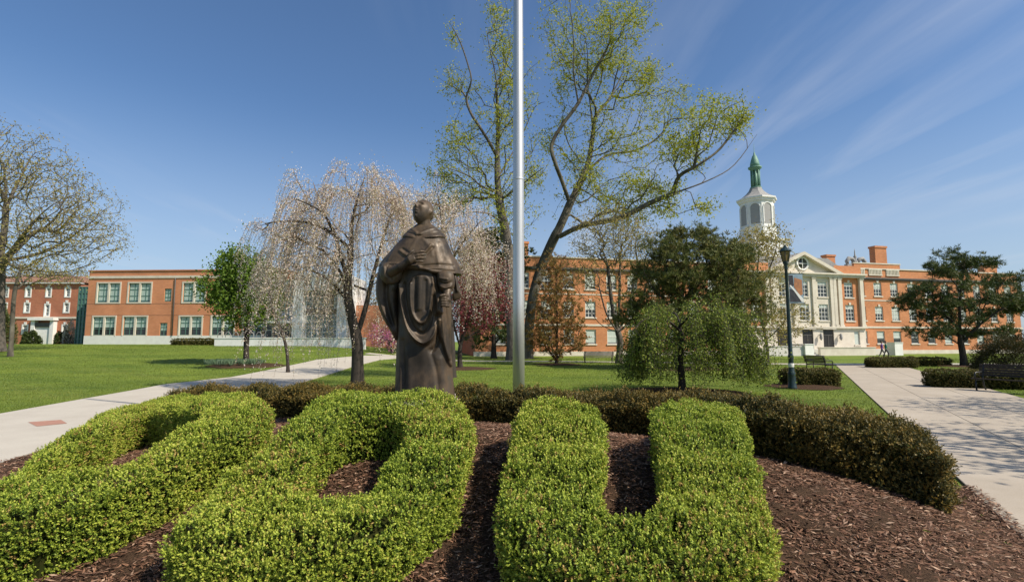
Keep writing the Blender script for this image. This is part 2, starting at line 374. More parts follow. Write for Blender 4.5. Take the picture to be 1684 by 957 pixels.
# ------------------------------------------------------------------ paths
def pathmat(name, c1, c2, jl, jw, width):
    m, t = newmat(name); L = t.links
    out = N(t, 'ShaderNodeOutputMaterial'); b = N(t, 'ShaderNodeBsdfPrincipled'); L.new(b.outputs[0], out.inputs[0]); b.inputs['Roughness'].default_value = .88
    uv = N(t, 'ShaderNodeUVMap'); tcn = N(t, 'ShaderNodeTexCoord')
    n1 = N(t, 'ShaderNodeTexNoise', i_Scale=.8, i_Detail=9.0, i_Roughness=.65); L.new(tcn.outputs['Object'], n1.inputs['Vector'])
    n2 = N(t, 'ShaderNodeTexNoise', i_Scale=90.0, i_Detail=3.0); L.new(tcn.outputs['Object'], n2.inputs['Vector'])
    cr = N(t, 'ShaderNodeValToRGB'); L.new(n1.outputs[0], cr.inputs[0])
    cr.color_ramp.elements[0].position = .3; cr.color_ramp.elements[0].color = (*c1, 1); cr.color_ramp.elements[1].position = .7; cr.color_ramp.elements[1].color = (*c2, 1)
    a2 = N(t, 'ShaderNodeMapRange', n_1=.3, n_2=.7, n_3=.88, n_4=1.1); L.new(n2.outputs[0], a2.inputs[0])
    s1 = N(t, 'ShaderNodeSeparateXYZ'); L.new(uv.outputs[0], s1.inputs[0])
    def line(src, period, w, off):
        ad = N(t, 'ShaderNodeMath', operation='ADD', n_1=off); L.new(src, ad.inputs[0])
        mo = N(t, 'ShaderNodeMath', operation='PINGPONG', n_1=period/2); L.new(ad.outputs[0], mo.inputs[0])
        lt = N(t, 'ShaderNodeMath', operation='LESS_THAN', n_1=w); L.new(mo.outputs[0], lt.inputs[0]); return lt
    l1 = line(s1.outputs['X'], jl, .010, .3); l2 = line(s1.outputs['Y'], jw, .013, 0)
    mxl = N(t, 'ShaderNodeMath', operation='MAXIMUM'); L.new(l1.outputs[0], mxl.inputs[0]); L.new(l2.outputs[0], mxl.inputs[1])
    mr = N(t, 'ShaderNodeMapRange', n_1=0, n_2=1, n_3=1, n_4=.22); L.new(mxl.outputs[0], mr.inputs[0])
    mu = N(t, 'ShaderNodeMath', operation='MULTIPLY'); L.new(a2.outputs[0], mu.inputs[0]); L.new(mr.outputs[0], mu.inputs[1])
    sc = N(t, 'ShaderNodeVectorMath', operation='SCALE'); L.new(cr.outputs[0], sc.inputs[0]); L.new(mu.outputs[0], sc.inputs['Scale'])
    L.new(sc.outputs[0], b.inputs['Base Color'])
    bp = N(t, 'ShaderNodeBump', i_Strength=.3, i_Distance=.004); L.new(n2.outputs[0], bp.inputs['Height']); L.new(bp.outputs[0], b.inputs['Normal'])
    return m
M['path'] = pathmat('broom finished concrete', (.34,.285,.22), (.43,.37,.295), 60.0, 1.52, 3.8)
M['path_l'] = pathmat('pale concrete walk', (.42,.375,.31), (.50,.455,.38), 60.0, 9.0, 3.6)
def ribbon(name, A, B, m, dz=.035, seg=8, sub=1.0):
    """strip between polylines A (left) and B (right), following the terrain"""
    A = np.array(A, float); B = np.array(B, float); rowsA = []; rowsB = []
    for i in range(len(A)-1):
        k = max(1, int(np.linalg.norm(A[i+1]-A[i])/sub))
        for j in range(k): rowsA.append(A[i]+(A[i+1]-A[i])*j/k); rowsB.append(B[i]+(B[i+1]-B[i])*j/k)
    rowsA.append(A[-1]); rowsB.append(B[-1]); RA = np.array(rowsA); RB = np.array(rowsB); n = len(RA)
    mid = (RA+RB)/2; s = np.r_[0, np.cumsum(np.linalg.norm(np.diff(mid, axis=0), axis=1))]; w = np.linalg.norm(RB-RA, axis=1)
    me_v = []; uvs = []
    for j in range(n):
        for q in range(-1, seg+2):
            t = min(max(q/seg, 0), 1); p = RA[j]+(RB[j]-RA[j])*t
            zz = Tz(p[0], p[1])+dz
            if q < 0 or q > seg: zz -= .12
            me_v.append((p[0], p[1], zz)); uvs.append((s[j], t*w[j]))
    c = seg+3; idx = np.arange(n*c).reshape(n, c)
    Fq = np.stack([idx[:-1,:-1], idx[:-1,1:], idx[1:,1:], idx[1:,:-1]], -1).reshape(-1, 4)
    me = npmesh(name, np.array(me_v), Fq)
    ul = me.uv_layers.new(name='UVMap'); ul.data.foreach_set('uv', np.array(uvs, np.float32)[Fq.ravel()].ravel())
    o = link(name, me, m); tag(o, kind='structure'); return o
def xr(y): return XR0+XRK*y
ribbon('path_right', [(xr(-4),-4),(xr(3),3),(xr(10),10),(xr(20),20),(xr(36),36),(xr(38.2),38.2)],
       [(xr(-4)+4.6,-4),(xr(3)+4.55,3),(xr(10)+4.5,10),(xr(20)+4.6,20),(xr(36)+4.6,36),(xr(38.2)+5.6,38.2)], M['path'], dz=.024)
def g2(u, v): p = G(u, v); return (p.x, p.y)
fa = [g2(u, v) for u, v in [(-250,745),(0,682),(150,655),(270,633),(380,621),(475,602),(521,592),(600,585)]]
nb = [g2(u, v) for u, v in [(-250,900),(0,765),(160,712),(330,668),(470,637),(581,603),(625,592),(690,587)]]
ribbon('path_left', fa, nb, M['path_l'], sub=1.0)
ribbon('path_cross', [(-13,47.6),(5,45.3),(22,40.2),(45,41.0),(60,44)], [(-13,46),(5,43.8),(21,38.4),(45,38.4),(60,41)], M['path_l'], dz=.045, seg=3)
# red brick inlay set in the left path
c0 = [G(u, v) for u, v in [(46,697),(100,693),(110,699),(60,704)]]
bmx = MB(); bmx.add([(p.x, p.y, p.z+.040) for p in c0], [(0,1,2,3)])
M['inlay'] = mat('red paver inlay', (.42,.22,.15), (.34,.17,.12), scale=9)
tag(bmx.build('path_brick_inlay', M['inlay']), kind='structure')

# ------------------------------------------------------------------ clipped hedges
def sprigs(C, Ax, scale, nleaf, L, Wd, spread=.9):
    """C sprig bases, Ax axes: nleaf leaves round each axis"""
    n = len(C); Cn = np.repeat(C, nleaf, 0); A = np.repeat(Ax/np.linalg.norm(Ax, axis=1, keepdims=True), nleaf, 0)
    t = np.tile(np.linspace(0, 1, nleaf), n)[:,None]; sc = np.repeat(np.broadcast_to(scale, n), nleaf)[:,None]
    rd = rand_dirs(n*nleaf); rd -= A*(rd*A).sum(1, keepdims=True)*.8
    D = A*(.35+.5*t)+rd*spread
    base = Cn+A*t*sc
    return leaf_quads(base, D, A+rand_dirs(n*nleaf)*.5, L*rng.uniform(.7, 1.25, n*nleaf), Wd*rng.uniform(.75, 1.2, n*nleaf))
def lump(P3, a=.02, f=7.0):
    x, y, z = P3[:,0], P3[:,1], P3[:,2]
    return a*(np.sin(x*f+1.3*np.sin(y*f*.7))+np.sin(y*f*1.3+1.1*np.sin(z*f))+.8*np.sin(z*f*1.6+x*f*.9))
def hedge(name, outer, holes, H, mleaf, label, cat, group=None, dens=1500, L=.0155, Wd=.0100, nleaf=9, rad=.065, step=.05, lumpa=.018, shoot=.035, tipvar=None, flop=0.0):
    Hf = H if callable(H) else (lambda x, y, H=H: H+0*np.asarray(x, float))
    outer = np.asarray(outer); root_xy = outer.mean(0)
    root = thing(name, (root_xy[0], root_xy[1], Tz(*root_xy)), label, cat, group)
    off = np.array(root.location)
    rings = [outer]+[np.asarray(h) for h in holes]
    x0, y0 = outer.min(0); x1, y1 = outer.max(0)
    def inside(x, y):
        i = in_poly(x, y, outer)
        for h in holes: i &= ~in_poly(x, y, h)
        return i
    def bd(x, y):
        d = poly_dist(x, y, outer)
        for h in holes: d = np.minimum(d, poly_dist(x, y, np.asarray(h)))
        return d
    area = (x1-x0)*(y1-y0); nn = int(area*dens)
    x = rng.uniform(x0, x1, nn); y = rng.uniform(y0, y1, nn); k = inside(x, y); x, y = x[k], y[k]; d = bd(x, y)
    q = np.clip(d/rad, 0, 1); drop = rad*(1-np.sqrt(1-(1-q)**2))
    Pt = np.c_[x, y, T(x, y)+Hf(x, y)-drop]; Nt = np.c_[np.zeros(len(x)), np.zeros(len(x)), np.ones(len(x))]
    Ps = []; Ns = []
    for ri, rg in enumerate(rings):
        a = rg; b = np.roll(rg, -1, 0); seg = b-a; ln = np.linalg.norm(seg, axis=1); tot = ln.sum()
        ns = int(tot*float(np.max(Hf(rg[:,0], rg[:,1])))*dens*1.15); i = rng.choice(len(a), ns, p=ln/tot); t = rng.random(ns)
        p = a[i]+seg[i]*t[:,None]; nrm = np.c_[seg[i,1], -seg[i,0]]/ln[i][:,None]
        ar = .5*np.sum(a[:,0]*b[:,1]-b[:,0]*a[:,1]); sgn = 1 if ar > 0 else -1
        if ri > 0: sgn = -sgn
        nrm = nrm*sgn
        Hp = Hf(p[:,0], p[:,1]); hz = rng.random(ns)*(Hp-rad*.6); inset = .05*(1-hz/Hp)**2
        p = p-nrm*inset[:,None]
        Ps.append(np.c_[p, T(p[:,0], p[:,1])+hz]); Ns.append(np.c_[nrm, np.full(ns, .25)])
    Pp = np.concatenate([Pt]+Ps); Nn = np.concatenate([Nt]+Ns)
    Nn = Nn/np.linalg.norm(Nn, axis=1, keepdims=True)
    Pp = Pp+Nn*(lump(Pp, lumpa)[:,None]+lump(Pp, lumpa*.5, 23.0)[:,None]-.03+rng.normal(0, .010+flop, len(Pp))[:,None])
    Ax = Nn*.8+np.array([0,0,.55])+rand_dirs(len(Pp))*.65
    V, Fq = sprigs(Pp, Ax, shoot*rng.uniform(.5, 1.4, len(Pp)), nleaf, L, Wd)
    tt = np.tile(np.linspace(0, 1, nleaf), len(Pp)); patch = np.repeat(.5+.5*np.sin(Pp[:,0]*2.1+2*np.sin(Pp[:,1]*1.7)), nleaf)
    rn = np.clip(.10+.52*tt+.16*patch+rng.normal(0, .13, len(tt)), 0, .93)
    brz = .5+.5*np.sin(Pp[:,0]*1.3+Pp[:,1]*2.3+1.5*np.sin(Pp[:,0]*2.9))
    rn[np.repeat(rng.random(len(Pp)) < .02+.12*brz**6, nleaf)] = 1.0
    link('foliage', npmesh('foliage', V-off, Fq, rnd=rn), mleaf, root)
    # twiggy inner mass
    gx = np.arange(x0-.1, x1+.1, step); gy = np.arange(y0-.1, y1+.1, step); X, Y = np.meshgrid(gx, gy)
    ins = inside(X, Y) & (bd(X, Y) > .10)
    Z1 = T(X, Y)+Hf(X, Y)-.12-np.clip(.2-bd(X,Y), 0, .2)*.3; Z0 = T(X, Y)-.02; b = MB(); h2 = step/2
    vid = {}; vs = []; fs = []
    def vv(i, j, top):
        kx = (i, j, top)
        if kx not in vid:
            xx, yy = gx[0]+(i-.5)*step, gy[0]+(j-.5)*step
            jj = min(max(j, 0), len(gy)-1); ii = min(max(i, 0), len(gx)-1)
            vid[kx] = len(vs); vs.append((xx, yy, (Z1 if top else Z0)[jj, ii]))
        return vid[kx]
    ny, nx = ins.shape
    for j in range(ny):
        for i in range(nx):
            if not ins[j, i]: continue
            fs.append((vv(i,j,1), vv(i+1,j,1), vv(i+1,j+1,1), vv(i,j+1,1)))
            for (di, dj, A1, B1) in ((-1,0,(i,j+1),(i,j)),(1,0,(i+1,j),(i+1,j+1)),(0,-1,(i,j),(i+1,j)),(0,1,(i+1,j+1),(i,j+1))):
                jj, ii = j+dj, i+di
                if not (0 <= jj < ny and 0 <= ii < nx) or not ins[jj, ii]:
                    fs.append((vv(*A1,0), vv(*B1,0), vv(*B1,1), vv(*A1,1)))
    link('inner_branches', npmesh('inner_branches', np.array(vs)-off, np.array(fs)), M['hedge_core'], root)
    return root
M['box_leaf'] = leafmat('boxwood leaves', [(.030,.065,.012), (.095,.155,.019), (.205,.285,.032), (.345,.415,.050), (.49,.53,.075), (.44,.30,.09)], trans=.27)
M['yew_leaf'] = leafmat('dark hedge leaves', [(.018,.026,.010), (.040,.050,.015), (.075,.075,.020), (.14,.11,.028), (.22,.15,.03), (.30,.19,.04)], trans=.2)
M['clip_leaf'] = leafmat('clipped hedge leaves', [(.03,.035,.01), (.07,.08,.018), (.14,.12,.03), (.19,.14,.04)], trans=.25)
HB = .48
def lift(pts): return np.array([g_ for g_ in (tuple(G(u, v, HB)[:2]) for u, v in pts)])
O_out = [(-60,815),(0,787),(34,764),(63,742),(119,712),(155,686),(201,669),(254,656),(336,648),(392,650),(425,657),(443,668),(445,680),(420,694),(378,712),(312,741),(250,770),(176,804),(96,830),(20,850),(-50,860),(-90,840)]
O_hole = [(58,772),(120,730),(187,696),(240,678),(300,671),(322,677),(300,697),(252,724),(205,750),(140,768),(85,780)]
D_out = [(529,652),(577,643),(652,641),(708,642),(745,654),(771,672),(781,700),(774,728),(752,757),(722,787),(690,818),(650,848),(600,876),(540,896),(470,906),(390,908),(315,900),(282,880),(300,850),(330,815),(362,780),(402,752),(439,727),(469,701),(499,672)]
D_hole = [(566,686),(603,677),(645,678),(667,690),(662,712),(640,740),(615,770),(600,795),(555,801),(505,800),(488,787),(505,757),(532,724)]
U_out = [(862,660),(905,655),(950,657),(985,664),(992,700),(991,750),(985,800),(998,830),(1030,843),(1060,840),(1082,826),(1090,790),(1086,740),(1078,700),(1073,672),(1110,660),(1160,660),(1205,670),(1226,712),(1246,764),(1262,809),(1272,855),(1262,890),(1215,915),(1130,932),(1030,936),(940,927),(870,902),(828,866),(817,825),(828,772),(842,715),(852,680)]
for nm, pl in (('O', O_out), ('D', D_out), ('U', U_out)):
    q = lift(pl); print(nm, 'x', q[:,0].min().round(2), q[:,0].max().round(2), 'y', q[:,1].min().round(2), q[:,1].max().round(2))
grp = 'letter hedges'
def widen(p, e):
    d = np.roll(p, -1, 0)-np.roll(p, 1, 0); d /= np.linalg.norm(d, axis=1, keepdims=True); n_ = np.c_[d[:,1], -d[:,0]]
    q = p+n_*e
    def ar(z): w = np.roll(z, -1, 0); return abs(np.sum(z[:,0]*w[:,1]-w[:,0]*z[:,1]))
    return q if ar(q) > ar(p) else p-n_*e
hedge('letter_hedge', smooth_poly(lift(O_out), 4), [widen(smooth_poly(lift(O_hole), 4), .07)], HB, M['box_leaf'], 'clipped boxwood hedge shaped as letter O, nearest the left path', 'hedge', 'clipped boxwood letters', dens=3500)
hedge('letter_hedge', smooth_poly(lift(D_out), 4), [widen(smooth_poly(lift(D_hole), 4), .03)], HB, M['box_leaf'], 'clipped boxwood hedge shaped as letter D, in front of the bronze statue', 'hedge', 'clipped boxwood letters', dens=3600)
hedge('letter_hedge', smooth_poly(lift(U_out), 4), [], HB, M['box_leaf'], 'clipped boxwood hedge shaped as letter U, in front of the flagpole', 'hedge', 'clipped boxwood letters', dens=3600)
def band(line, w):
    line = np.asarray(line); d = np.gradient(line, axis=0); d /= np.linalg.norm(d, axis=1, keepdims=True); nn = np.c_[-d[:,1], d[:,0]]
    w = np.broadcast_to(w, len(line))[:,None]
    return np.concatenate([line+nn*w/2, (line-nn*w/2)[::-1]])
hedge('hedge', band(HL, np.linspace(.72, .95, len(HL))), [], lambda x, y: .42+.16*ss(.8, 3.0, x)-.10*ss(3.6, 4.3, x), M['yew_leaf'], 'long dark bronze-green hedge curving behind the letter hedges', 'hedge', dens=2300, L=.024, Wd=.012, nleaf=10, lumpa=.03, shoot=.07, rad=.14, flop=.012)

# ------------------------------------------------------------------ statue (pixel-space sculpting: u, v, depth towards the viewer)
YS = 6.75
MS = YS/F
def SW(p): q = P(p[0], p[1], YS); return (q.x, q.y-p[2]*MS, q.z)
sb = P(698, 650, YS); gz = Tz(sb.x, sb.y)
M['bronze'] = None
def bronzemat():
    m, t = newmat('weathered bronze'); L = t.links
    out = N(t, 'ShaderNodeOutputMaterial'); b = N(t, 'ShaderNodeBsdfPrincipled'); L.new(b.outputs[0], out.inputs[0])
    b.inputs['Metallic'].default_value = .15; b.inputs['Specular IOR Level'].default_value = .35; b.inputs['Roughness'].default_value = .5
    tcn = N(t, 'ShaderNodeTexCoord'); mpn = N(t, 'ShaderNodeMapping'); mpn.inputs['Scale'].default_value = (1.6,1.6,1.0); L.new(tcn.outputs['Object'], mpn.inputs[0])
    n1 = N(t, 'ShaderNodeTexNoise', i_Scale=1.6, i_Detail=8.0, i_Roughness=.62); L.new(mpn.outputs[0], n1.inputs['Vector'])
    cr = N(t, 'ShaderNodeValToRGB'); L.new(n1.outputs[0], cr.inputs[0]); E = cr.color_ramp.elements
    E[0].position = .28; E[0].color = (.018,.014,.010,1); E[1].position = .74; E[1].color = (.115,.115,.095,1)
    e = E.new(.45); e.color = (.042,.031,.021,1); e = E.new(.56); e.color = (.095,.064,.038,1); e = E.new(.63); e.color = (.070,.057,.041,1)
    L.new(cr.outputs[0], b.inputs['Base Color'])
    n2 = N(t, 'ShaderNodeTexNoise', i_Scale=9.0, i_Detail=8.0); L.new(mpn.outputs[0], n2.inputs['Vector'])
    rr = N(t, 'ShaderNodeMapRange', n_1=.3, n_2=.7, n_3=.40, n_4=.68); L.new(n2.outputs[0], rr.inputs[0]); L.new(rr.outputs[0], b.inputs['Roughness'])
    bp = N(t, 'ShaderNodeBump', i_Strength=.35, i_Distance=.012); L.new(n2.outputs[0], bp.inputs['Height']); L.new(bp.outputs[0], b.inputs['Normal'])
    return m
M['bronze'] = bronzemat()
statue = thing('statue', (sb.x, sb.y, gz), 'bronze statue of a robed man looking skyward with a hand on his chest', 'statue')
SO = np.array(statue.location)
def sxf(p): q = SW(p); return (q[0]-SO[0], q[1]-SO[1], q[2]-SO[2])
def field(u, v, folds):
    d = np.zeros_like(u)
    for pl, w, h in folds: d += h*np.exp(-(poly_dist(u, v, smooth_poly(pl, 4, False), False)/w)**2)
    return d
def raise_(u, v, poly, soft, h):
    poly = smooth_poly(poly, 4); i = in_poly(u, v, poly); d = poly_dist(u, v, np.array(poly, float)); s = np.where(i, d, -d)
    return h*ss(-soft, soft, s)
def loft(name, rows, top, bot, folds, raises, M_=176, dv=1.4, backfold=1.6, nf=11, botf=None, topf=None, dc=0.0, power=.86, close=True):
    r = np.array(rows, float); nr = int((bot-top)/dv)+1; tv = np.linspace(0, 1, nr)
    ph = np.linspace(0, 2*np.pi, M_, endpoint=False); cs, sn = np.cos(ph), np.sin(ph)
    V = []
    for t in tv:
        v0 = top+(bot-top)*t
        l = np.interp(v0, r[:,0], r[:,1]); rr = np.interp(v0, r[:,0], r[:,2]); bb = np.interp(v0, r[:,0], r[:,3]); dd = np.interp(v0, r[:,0], r[:,4]) if r.shape[1] > 4 else 0
        c, a = (l+rr)/2, (rr-l)/2
        cx = np.sign(cs)*np.abs(cs)**power; sx = np.sign(sn)*np.abs(sn)**power
        u = c+a*cx; d = bb*sx+dd
        v = np.full(M_, v0)
        if botf is not None: v = top+(np.array([botf(q, s_) for q, s_ in zip(u, sn)])-top)*t
        fr = ss(-.05, .35, sn)
        disp = (field(u, v, folds)+sum([raise_(u, v, *q) for q in raises]+[0*u]))*fr
        fb = backfold*np.sin(ph*nf+.9*np.sin(v0*.02))*(1-fr*.85)*ss(0, .35, t)
        u2 = u+cs*(disp*.35+fb); d2 = d+sn*(disp+fb)+dc
        V.append(np.c_[u2, v, d2])
    V = np.concatenate(V); idx = np.arange(nr*M_).reshape(nr, M_)
    Fq = np.stack([idx[:-1], np.roll(idx[:-1], -1, 1), np.roll(idx[1:], -1, 1), idx[1:]], -1).reshape(-1, 4)
    b = MB(); b.add(V, Fq.tolist(), True)
    if close:
        b.add([], []); b.f.append(tuple(range(M_-1, -1, -1))); b.sm.append(False); b.mi.append(0)
        b.f.append(tuple((nr-1)*M_+i for i in range(M_))); b.sm.append(False); b.mi.append(0)
    return b.build(name, M['bronze'], statue, sxf)
# robe
robe_rows = [(388,668,727,16,0),(420,660,738,24,0),(455,655,744,28,0),(480,656,742,29,0),(520,655,741,29,0),(560,654,741,30,0),(600,653,743,31,0),(625,652,745,33,0),(652,651,748,36,0)]
scap = [(660,440),(664,468),(668,505),(677,540),(690,559),(703,564),(715,556),(722,536),(722,500),(716,462),(712,440)]
inner = [(683,470),(683,505),(688,524),(699,533),(708,524),(713,500),(713,470),(706,458),(690,458)]
strips = [(715,462),(722,500),(722,515),(730,515),(728,490),(722,458)]
hang = [(724,486),(748,490),(751,520),(750,560),(747,590),(742,602),(736,588),(730,565),(724,540)]
rf = [(a_, w_, h_*(1.4 if max(q_[1] for q_ in a_) < 612 else .7)) for a_, w_, h_ in [([(666,470),(669,505),(678,540),(692,560),(705,565),(718,552),(724,528)], 2.6, 5.5),
      ([(672,470),(675,502),(683,532),(696,548),(707,545),(715,522),(718,490)], 2.2, -3.0),
      ([(683,470),(684,505),(690,525),(700,533),(709,522),(714,498),(716,470)], 2.0, 3.2),
      ([(697,460),(696,510)], 3.0, 1.6), ([(690,462),(689,515)], 1.8, -1.6), ([(706,466),(705,512)], 2.0, -1.4),
      ([(724,465),(729,512)], 1.5, -3.0), ([(719,470),(724,514)], 1.4, 2.2),
      ([(658,480),(660,540),(663,600),(662,650)], 3.0, 2.5), ([(667,560),(670,610),(669,650)], 3.2, -4.0), ([(676,575),(680,650)], 5, 2.2),
      ([(712,575),(722,610),(726,650)], 3.0, -2.6), ([(700,570),(703,650)], 7, 1.6), ([(728,590),(737,650)], 5, 2.4),
      ([(733,500),(737,540),(742,592)], 2.0, -3.2), ([(742,505),(746,560),(745,595)], 2.2, 2.4), ([(728,510),(732,560),(739,590)], 1.8, 2.2),
      ([(722,522),(724,560),(716,575)], 3.5, -4.5)]]
loft('robe', robe_rows, 388, 652, rf, [(scap, 1.6, 6.5), (inner, 1.4, 2.2), (hang, 1.6, 9.0), (strips, 1.2, 4.0)], M_=200, dv=1.3)
# shoulder cape
def capebot(u, sn):
    f = np.interp(u, [626,640,660,676,690,700,715,735,756], [446,447,444,444,446,448,453,455,452])
    return f if sn > 0 else 452
cape_rows = [(376,681,716,10,-3),(384,674,726,18,-2),(390,668,730,23,-1),(400,659,735,27,0),(410,651,739,30,0),(420,643,743,32,0),(432,633,751,34,0),(444,626,757,36,0),(456,624,759,38,0)]
cf = [([(628,438),(660,439),(690,443),(715,450),(750,452)], 2.0, 2.2), ([(697,448),(718,446),(748,447)], 1.6, 2.5), ([(700,443),(722,440),(748,440)], 1.6, -2.0),
      ([(664,417),(673,424),(682,428)], 1.8, 2.4), ([(668,414),(678,421)], 1.6, -2.0), ([(713,408),(704,420),(697,427)], 1.9, 3.0), ([(716,412),(706,424)], 1.8, -2.2),
      ([(690,396),(684,410),(676,422)], 3.0, .9), ([(700,398),(712,412),(716,425)], 3.0, .9), ([(655,404),(644,430)], 3.0, 1.2), ([(648,416),(636,440)], 2.4, -1.6),
      ([(735,404),(744,430),(748,446)], 3.0, 1.3), ([(726,404),(733,430)], 3.2, -1.4), ([(722,420),(726,440)], 2.6, 1.2)]
loft('cape', cape_rows, 376, 456, cf, [], M_=200, dv=1.2, nf=9, backfold=1.4, botf=capebot)
# hood rolled round the neck
loft('hood', [(369,684,711,11,-4),(374,679,717,15,-3),(380,671,725,19,-2),(386,665,730,23,-1),(391,663,732,26,0),(395,665,731,26,0),(398,670,726,23,0),(400,680,716,20,0)], 369, 400,
     [([(663,391),(680,395),(692,398),(705,396),(732,391)], 2.0, 2.6), ([(668,384),(684,390),(692,394),(704,390),(727,384)], 1.8, -2.2), ([(676,376),(686,384),(693,389),(702,384),(718,376)], 2.0, 2.2), ([(692,388),(693,400)], 2.0, -2.0)],
     [], M_=120, dv=.9, nf=7, backfold=.8)
def inflate(name, poly, dc, T_, folds=(), tilt=(0, 0), rings=16, soft=.5):
    q = smooth_poly(poly, 5); c = q.mean(0); n = len(q); V = []; F_ = []
    for side in (1, -1):
        for k in range(rings):
            r_ = 1-k/(rings-1)*.985; p = c+(q-c)*r_; th = T_*(1-r_**3)**soft
            fo = field(p[:,0], p[:,1], folds) if len(folds) else 0
            th = th+(fo*ss(0, .25, 1-r_) if side > 0 else 0)
            d = dc+side*th+tilt[0]*(p[:,0]-c[0])+tilt[1]*(p[:,1]-c[1]); V += list(zip(p[:,0], p[:,1], np.broadcast_to(d, n)))
    b = MB()
    for s_ in range(2):
        o = s_*rings*n
        for k in range(rings-1):
            for i in range(n): F_.append((o+k*n+i, o+k*n+(i+1)%n, o+(k+1)*n+(i+1)%n, o+(k+1)*n+i))
        F_.append(tuple(o+(rings-1)*n+i for i in range(n)))
    b.add(V, F_, True); return b.build(name, M['bronze'], statue, sxf)
# big hanging sleeve under the raised arm, and the rolled sleeve of the lowered arm
inflate('sleeve', [(629,436),(623,452),(620,475),(623,500),(632,524),(643,543),(653,560),(658,548),(657,520),(655,498),(656,478),(660,466),(663,450),(660,438),(645,434)], 8, 13,
        [([(628,450),(626,480),(634,512),(650,545)], 3, 3), ([(640,462),(640,495),(650,535)], 4, -7), ([(650,452),(652,475)], 3, 3), ([(636,446),(650,452),(661,458)], 2.5, 2)])
inflate('sleeve', [(636,438),(650,434),(664,437),(668,447),(664,462),(655,470),(642,470),(632,460),(631,447)], 26, 9,
        [([(640,444),(642,460)], 2.2, 2.5), ([(648,440),(651,464)], 1.8, -2.2), ([(657,440),(661,462)], 2.2, 2.4)])
inflate('sleeve', [(724,450),(738,448),(748,453),(751,468),(748,480),(742,485),(733,484),(726,476),(723,462)], 27, 13,
        [([(727,474),(738,478),(748,474)], 1.6, 2.4), ([(726,468),(738,471),(749,467)], 1.5, -2.0), ([(727,462),(740,464)], 1.5, 1.8)])
inflate('cloth_end', [(742,452),(750,451),(755,465),(758,480),(760,488),(750,496),(745,491),(748,478),(745,464)], 12, 5, [([(750,452),(754,480)], 2, 2)])
# head, neck, arms and hands as one continuous body
def head(b):
    nu, nv = 72, 48; V = []
    for j in range(nv+1):
        th = math.pi*j/nv
        for i in range(nu):
            a = 2*math.pi*i/nu; x, y, z = math.sin(th)*math.cos(a), math.sin(th)*math.sin(a), math.cos(th)   # y towards the face
            g = lambda cx, cz, sx, sz: math.exp(-((x-cx)/sx)**2-((z-cz)/sz)**2) if y > 0 else 0
            k = 1.0
            jaw = max(0, -z); X = x*(1-.26*jaw**1.4)*(1+.05*z); Yy = y*(1-.10*jaw) if y > 0 else y*(1.04-.25*jaw); Z = z
            Yy += .13*g(0,.24,.55,.10)-.22*g(.34,.10,.17,.11)-.22*g(-.34,.10,.17,.11)+.075*g(.33,.09,.10,.05)+.075*g(-.33,.09,.10,.05)
            Yy += .30*g(0,-.16,.11,.13)+.16*g(0,.04,.075,.15)+.10*g(.12,-.22,.07,.06)+.10*g(-.12,-.22,.07,.06)
            Yy += .075*g(.5,-.12,.2,.16)+.075*g(-.5,-.12,.2,.16)-.07*g(.42,-.42,.14,.16)-.07*g(-.42,-.42,.14,.16)
            Yy += .15*g(0,-.44,.20,.045)-.12*g(0,-.505,.22,.035)+.13*g(0,-.57,.17,.05)-.05*g(0,-.68,.2,.06)+.16*g(0,-.83,.22,.10)
            e = math.exp(-((abs(x)-.97)/.16)**2-((z+.02)/.22)**2-((y+.02)/.13)**2); X += math.copysign(.17*e, x); 
            fr = math.exp(-((z-.18)/.26)**2)*(1 if y < .25 else 0)*(.045+.02*math.sin(a*31)*math.sin(z*40)); X *= 1+fr; Yy *= 1+fr
            V.append(Vector((X*15.8, Yy*18.5, Z*23)))
    F_ = [(j*nu+i, j*nu+(i+1)%nu, (j+1)*nu+(i+1)%nu, (j+1)*nu+i) for j in range(nv) for i in range(nu)]
    Rm = Matrix.Rotation(R(-22), 3, 'Z') @ Matrix.Rotation(R(30), 3, 'X')
    out = []
    for p in V:
        q = Matrix.Rotation(R(28), 3, 'Z') @ (Matrix.Rotation(R(36), 3, 'X') @ p)   # lifted chin, face turned to the viewer's left
        out.append((695.5-q.x*-1, -(350-q.z), q.y))
    b.add(out, F_, True)
b = MB()
head(b)
b.tube([(697,-360,0),(697,-374,-1),(698,-392,-2)], [10.5,11,17], n=20)
b.tube([(698,-388,-2),(698,-420,0),(698,-470,0)], [20,26,26], n=20)
# raised arm
b.tube([(660,-424,4),(646,-441,18),(653,-452,33),(668,-445,43),(679,-438,46)], [10,11,9,6.4,5.0], n=14)
b.tube([(676,-439,46),(683,-435,47.5),(691,-432,47)], [5.0,7.6,5.6], n=14, flat=.8)
for (p0, p1, p2, p3, r_) in [((686,-427.5,47),(694,-423.5,48),(700,-421.5,47),(706,-421,44.5),2.0), ((688,-431,48),(696,-428,49),(702,-426.6,48),(708.5,-426.2,45),2.1),
                             ((688,-434.6,48),(696,-432.5,49),(702,-431.6,48),(708,-431.4,45),2.05), ((686,-438,47),(693,-437,48),(699,-436.5,47),(704,-436.3,44.5),1.9), ((679,-434,48),(682,-427.5,50),(686,-422.5,49.5),(690,-420,47),2.2)]:
    b.tube([p0, p1, p2, p3], [r_*1.15, r_, r_*.95, r_*.7], n=10)
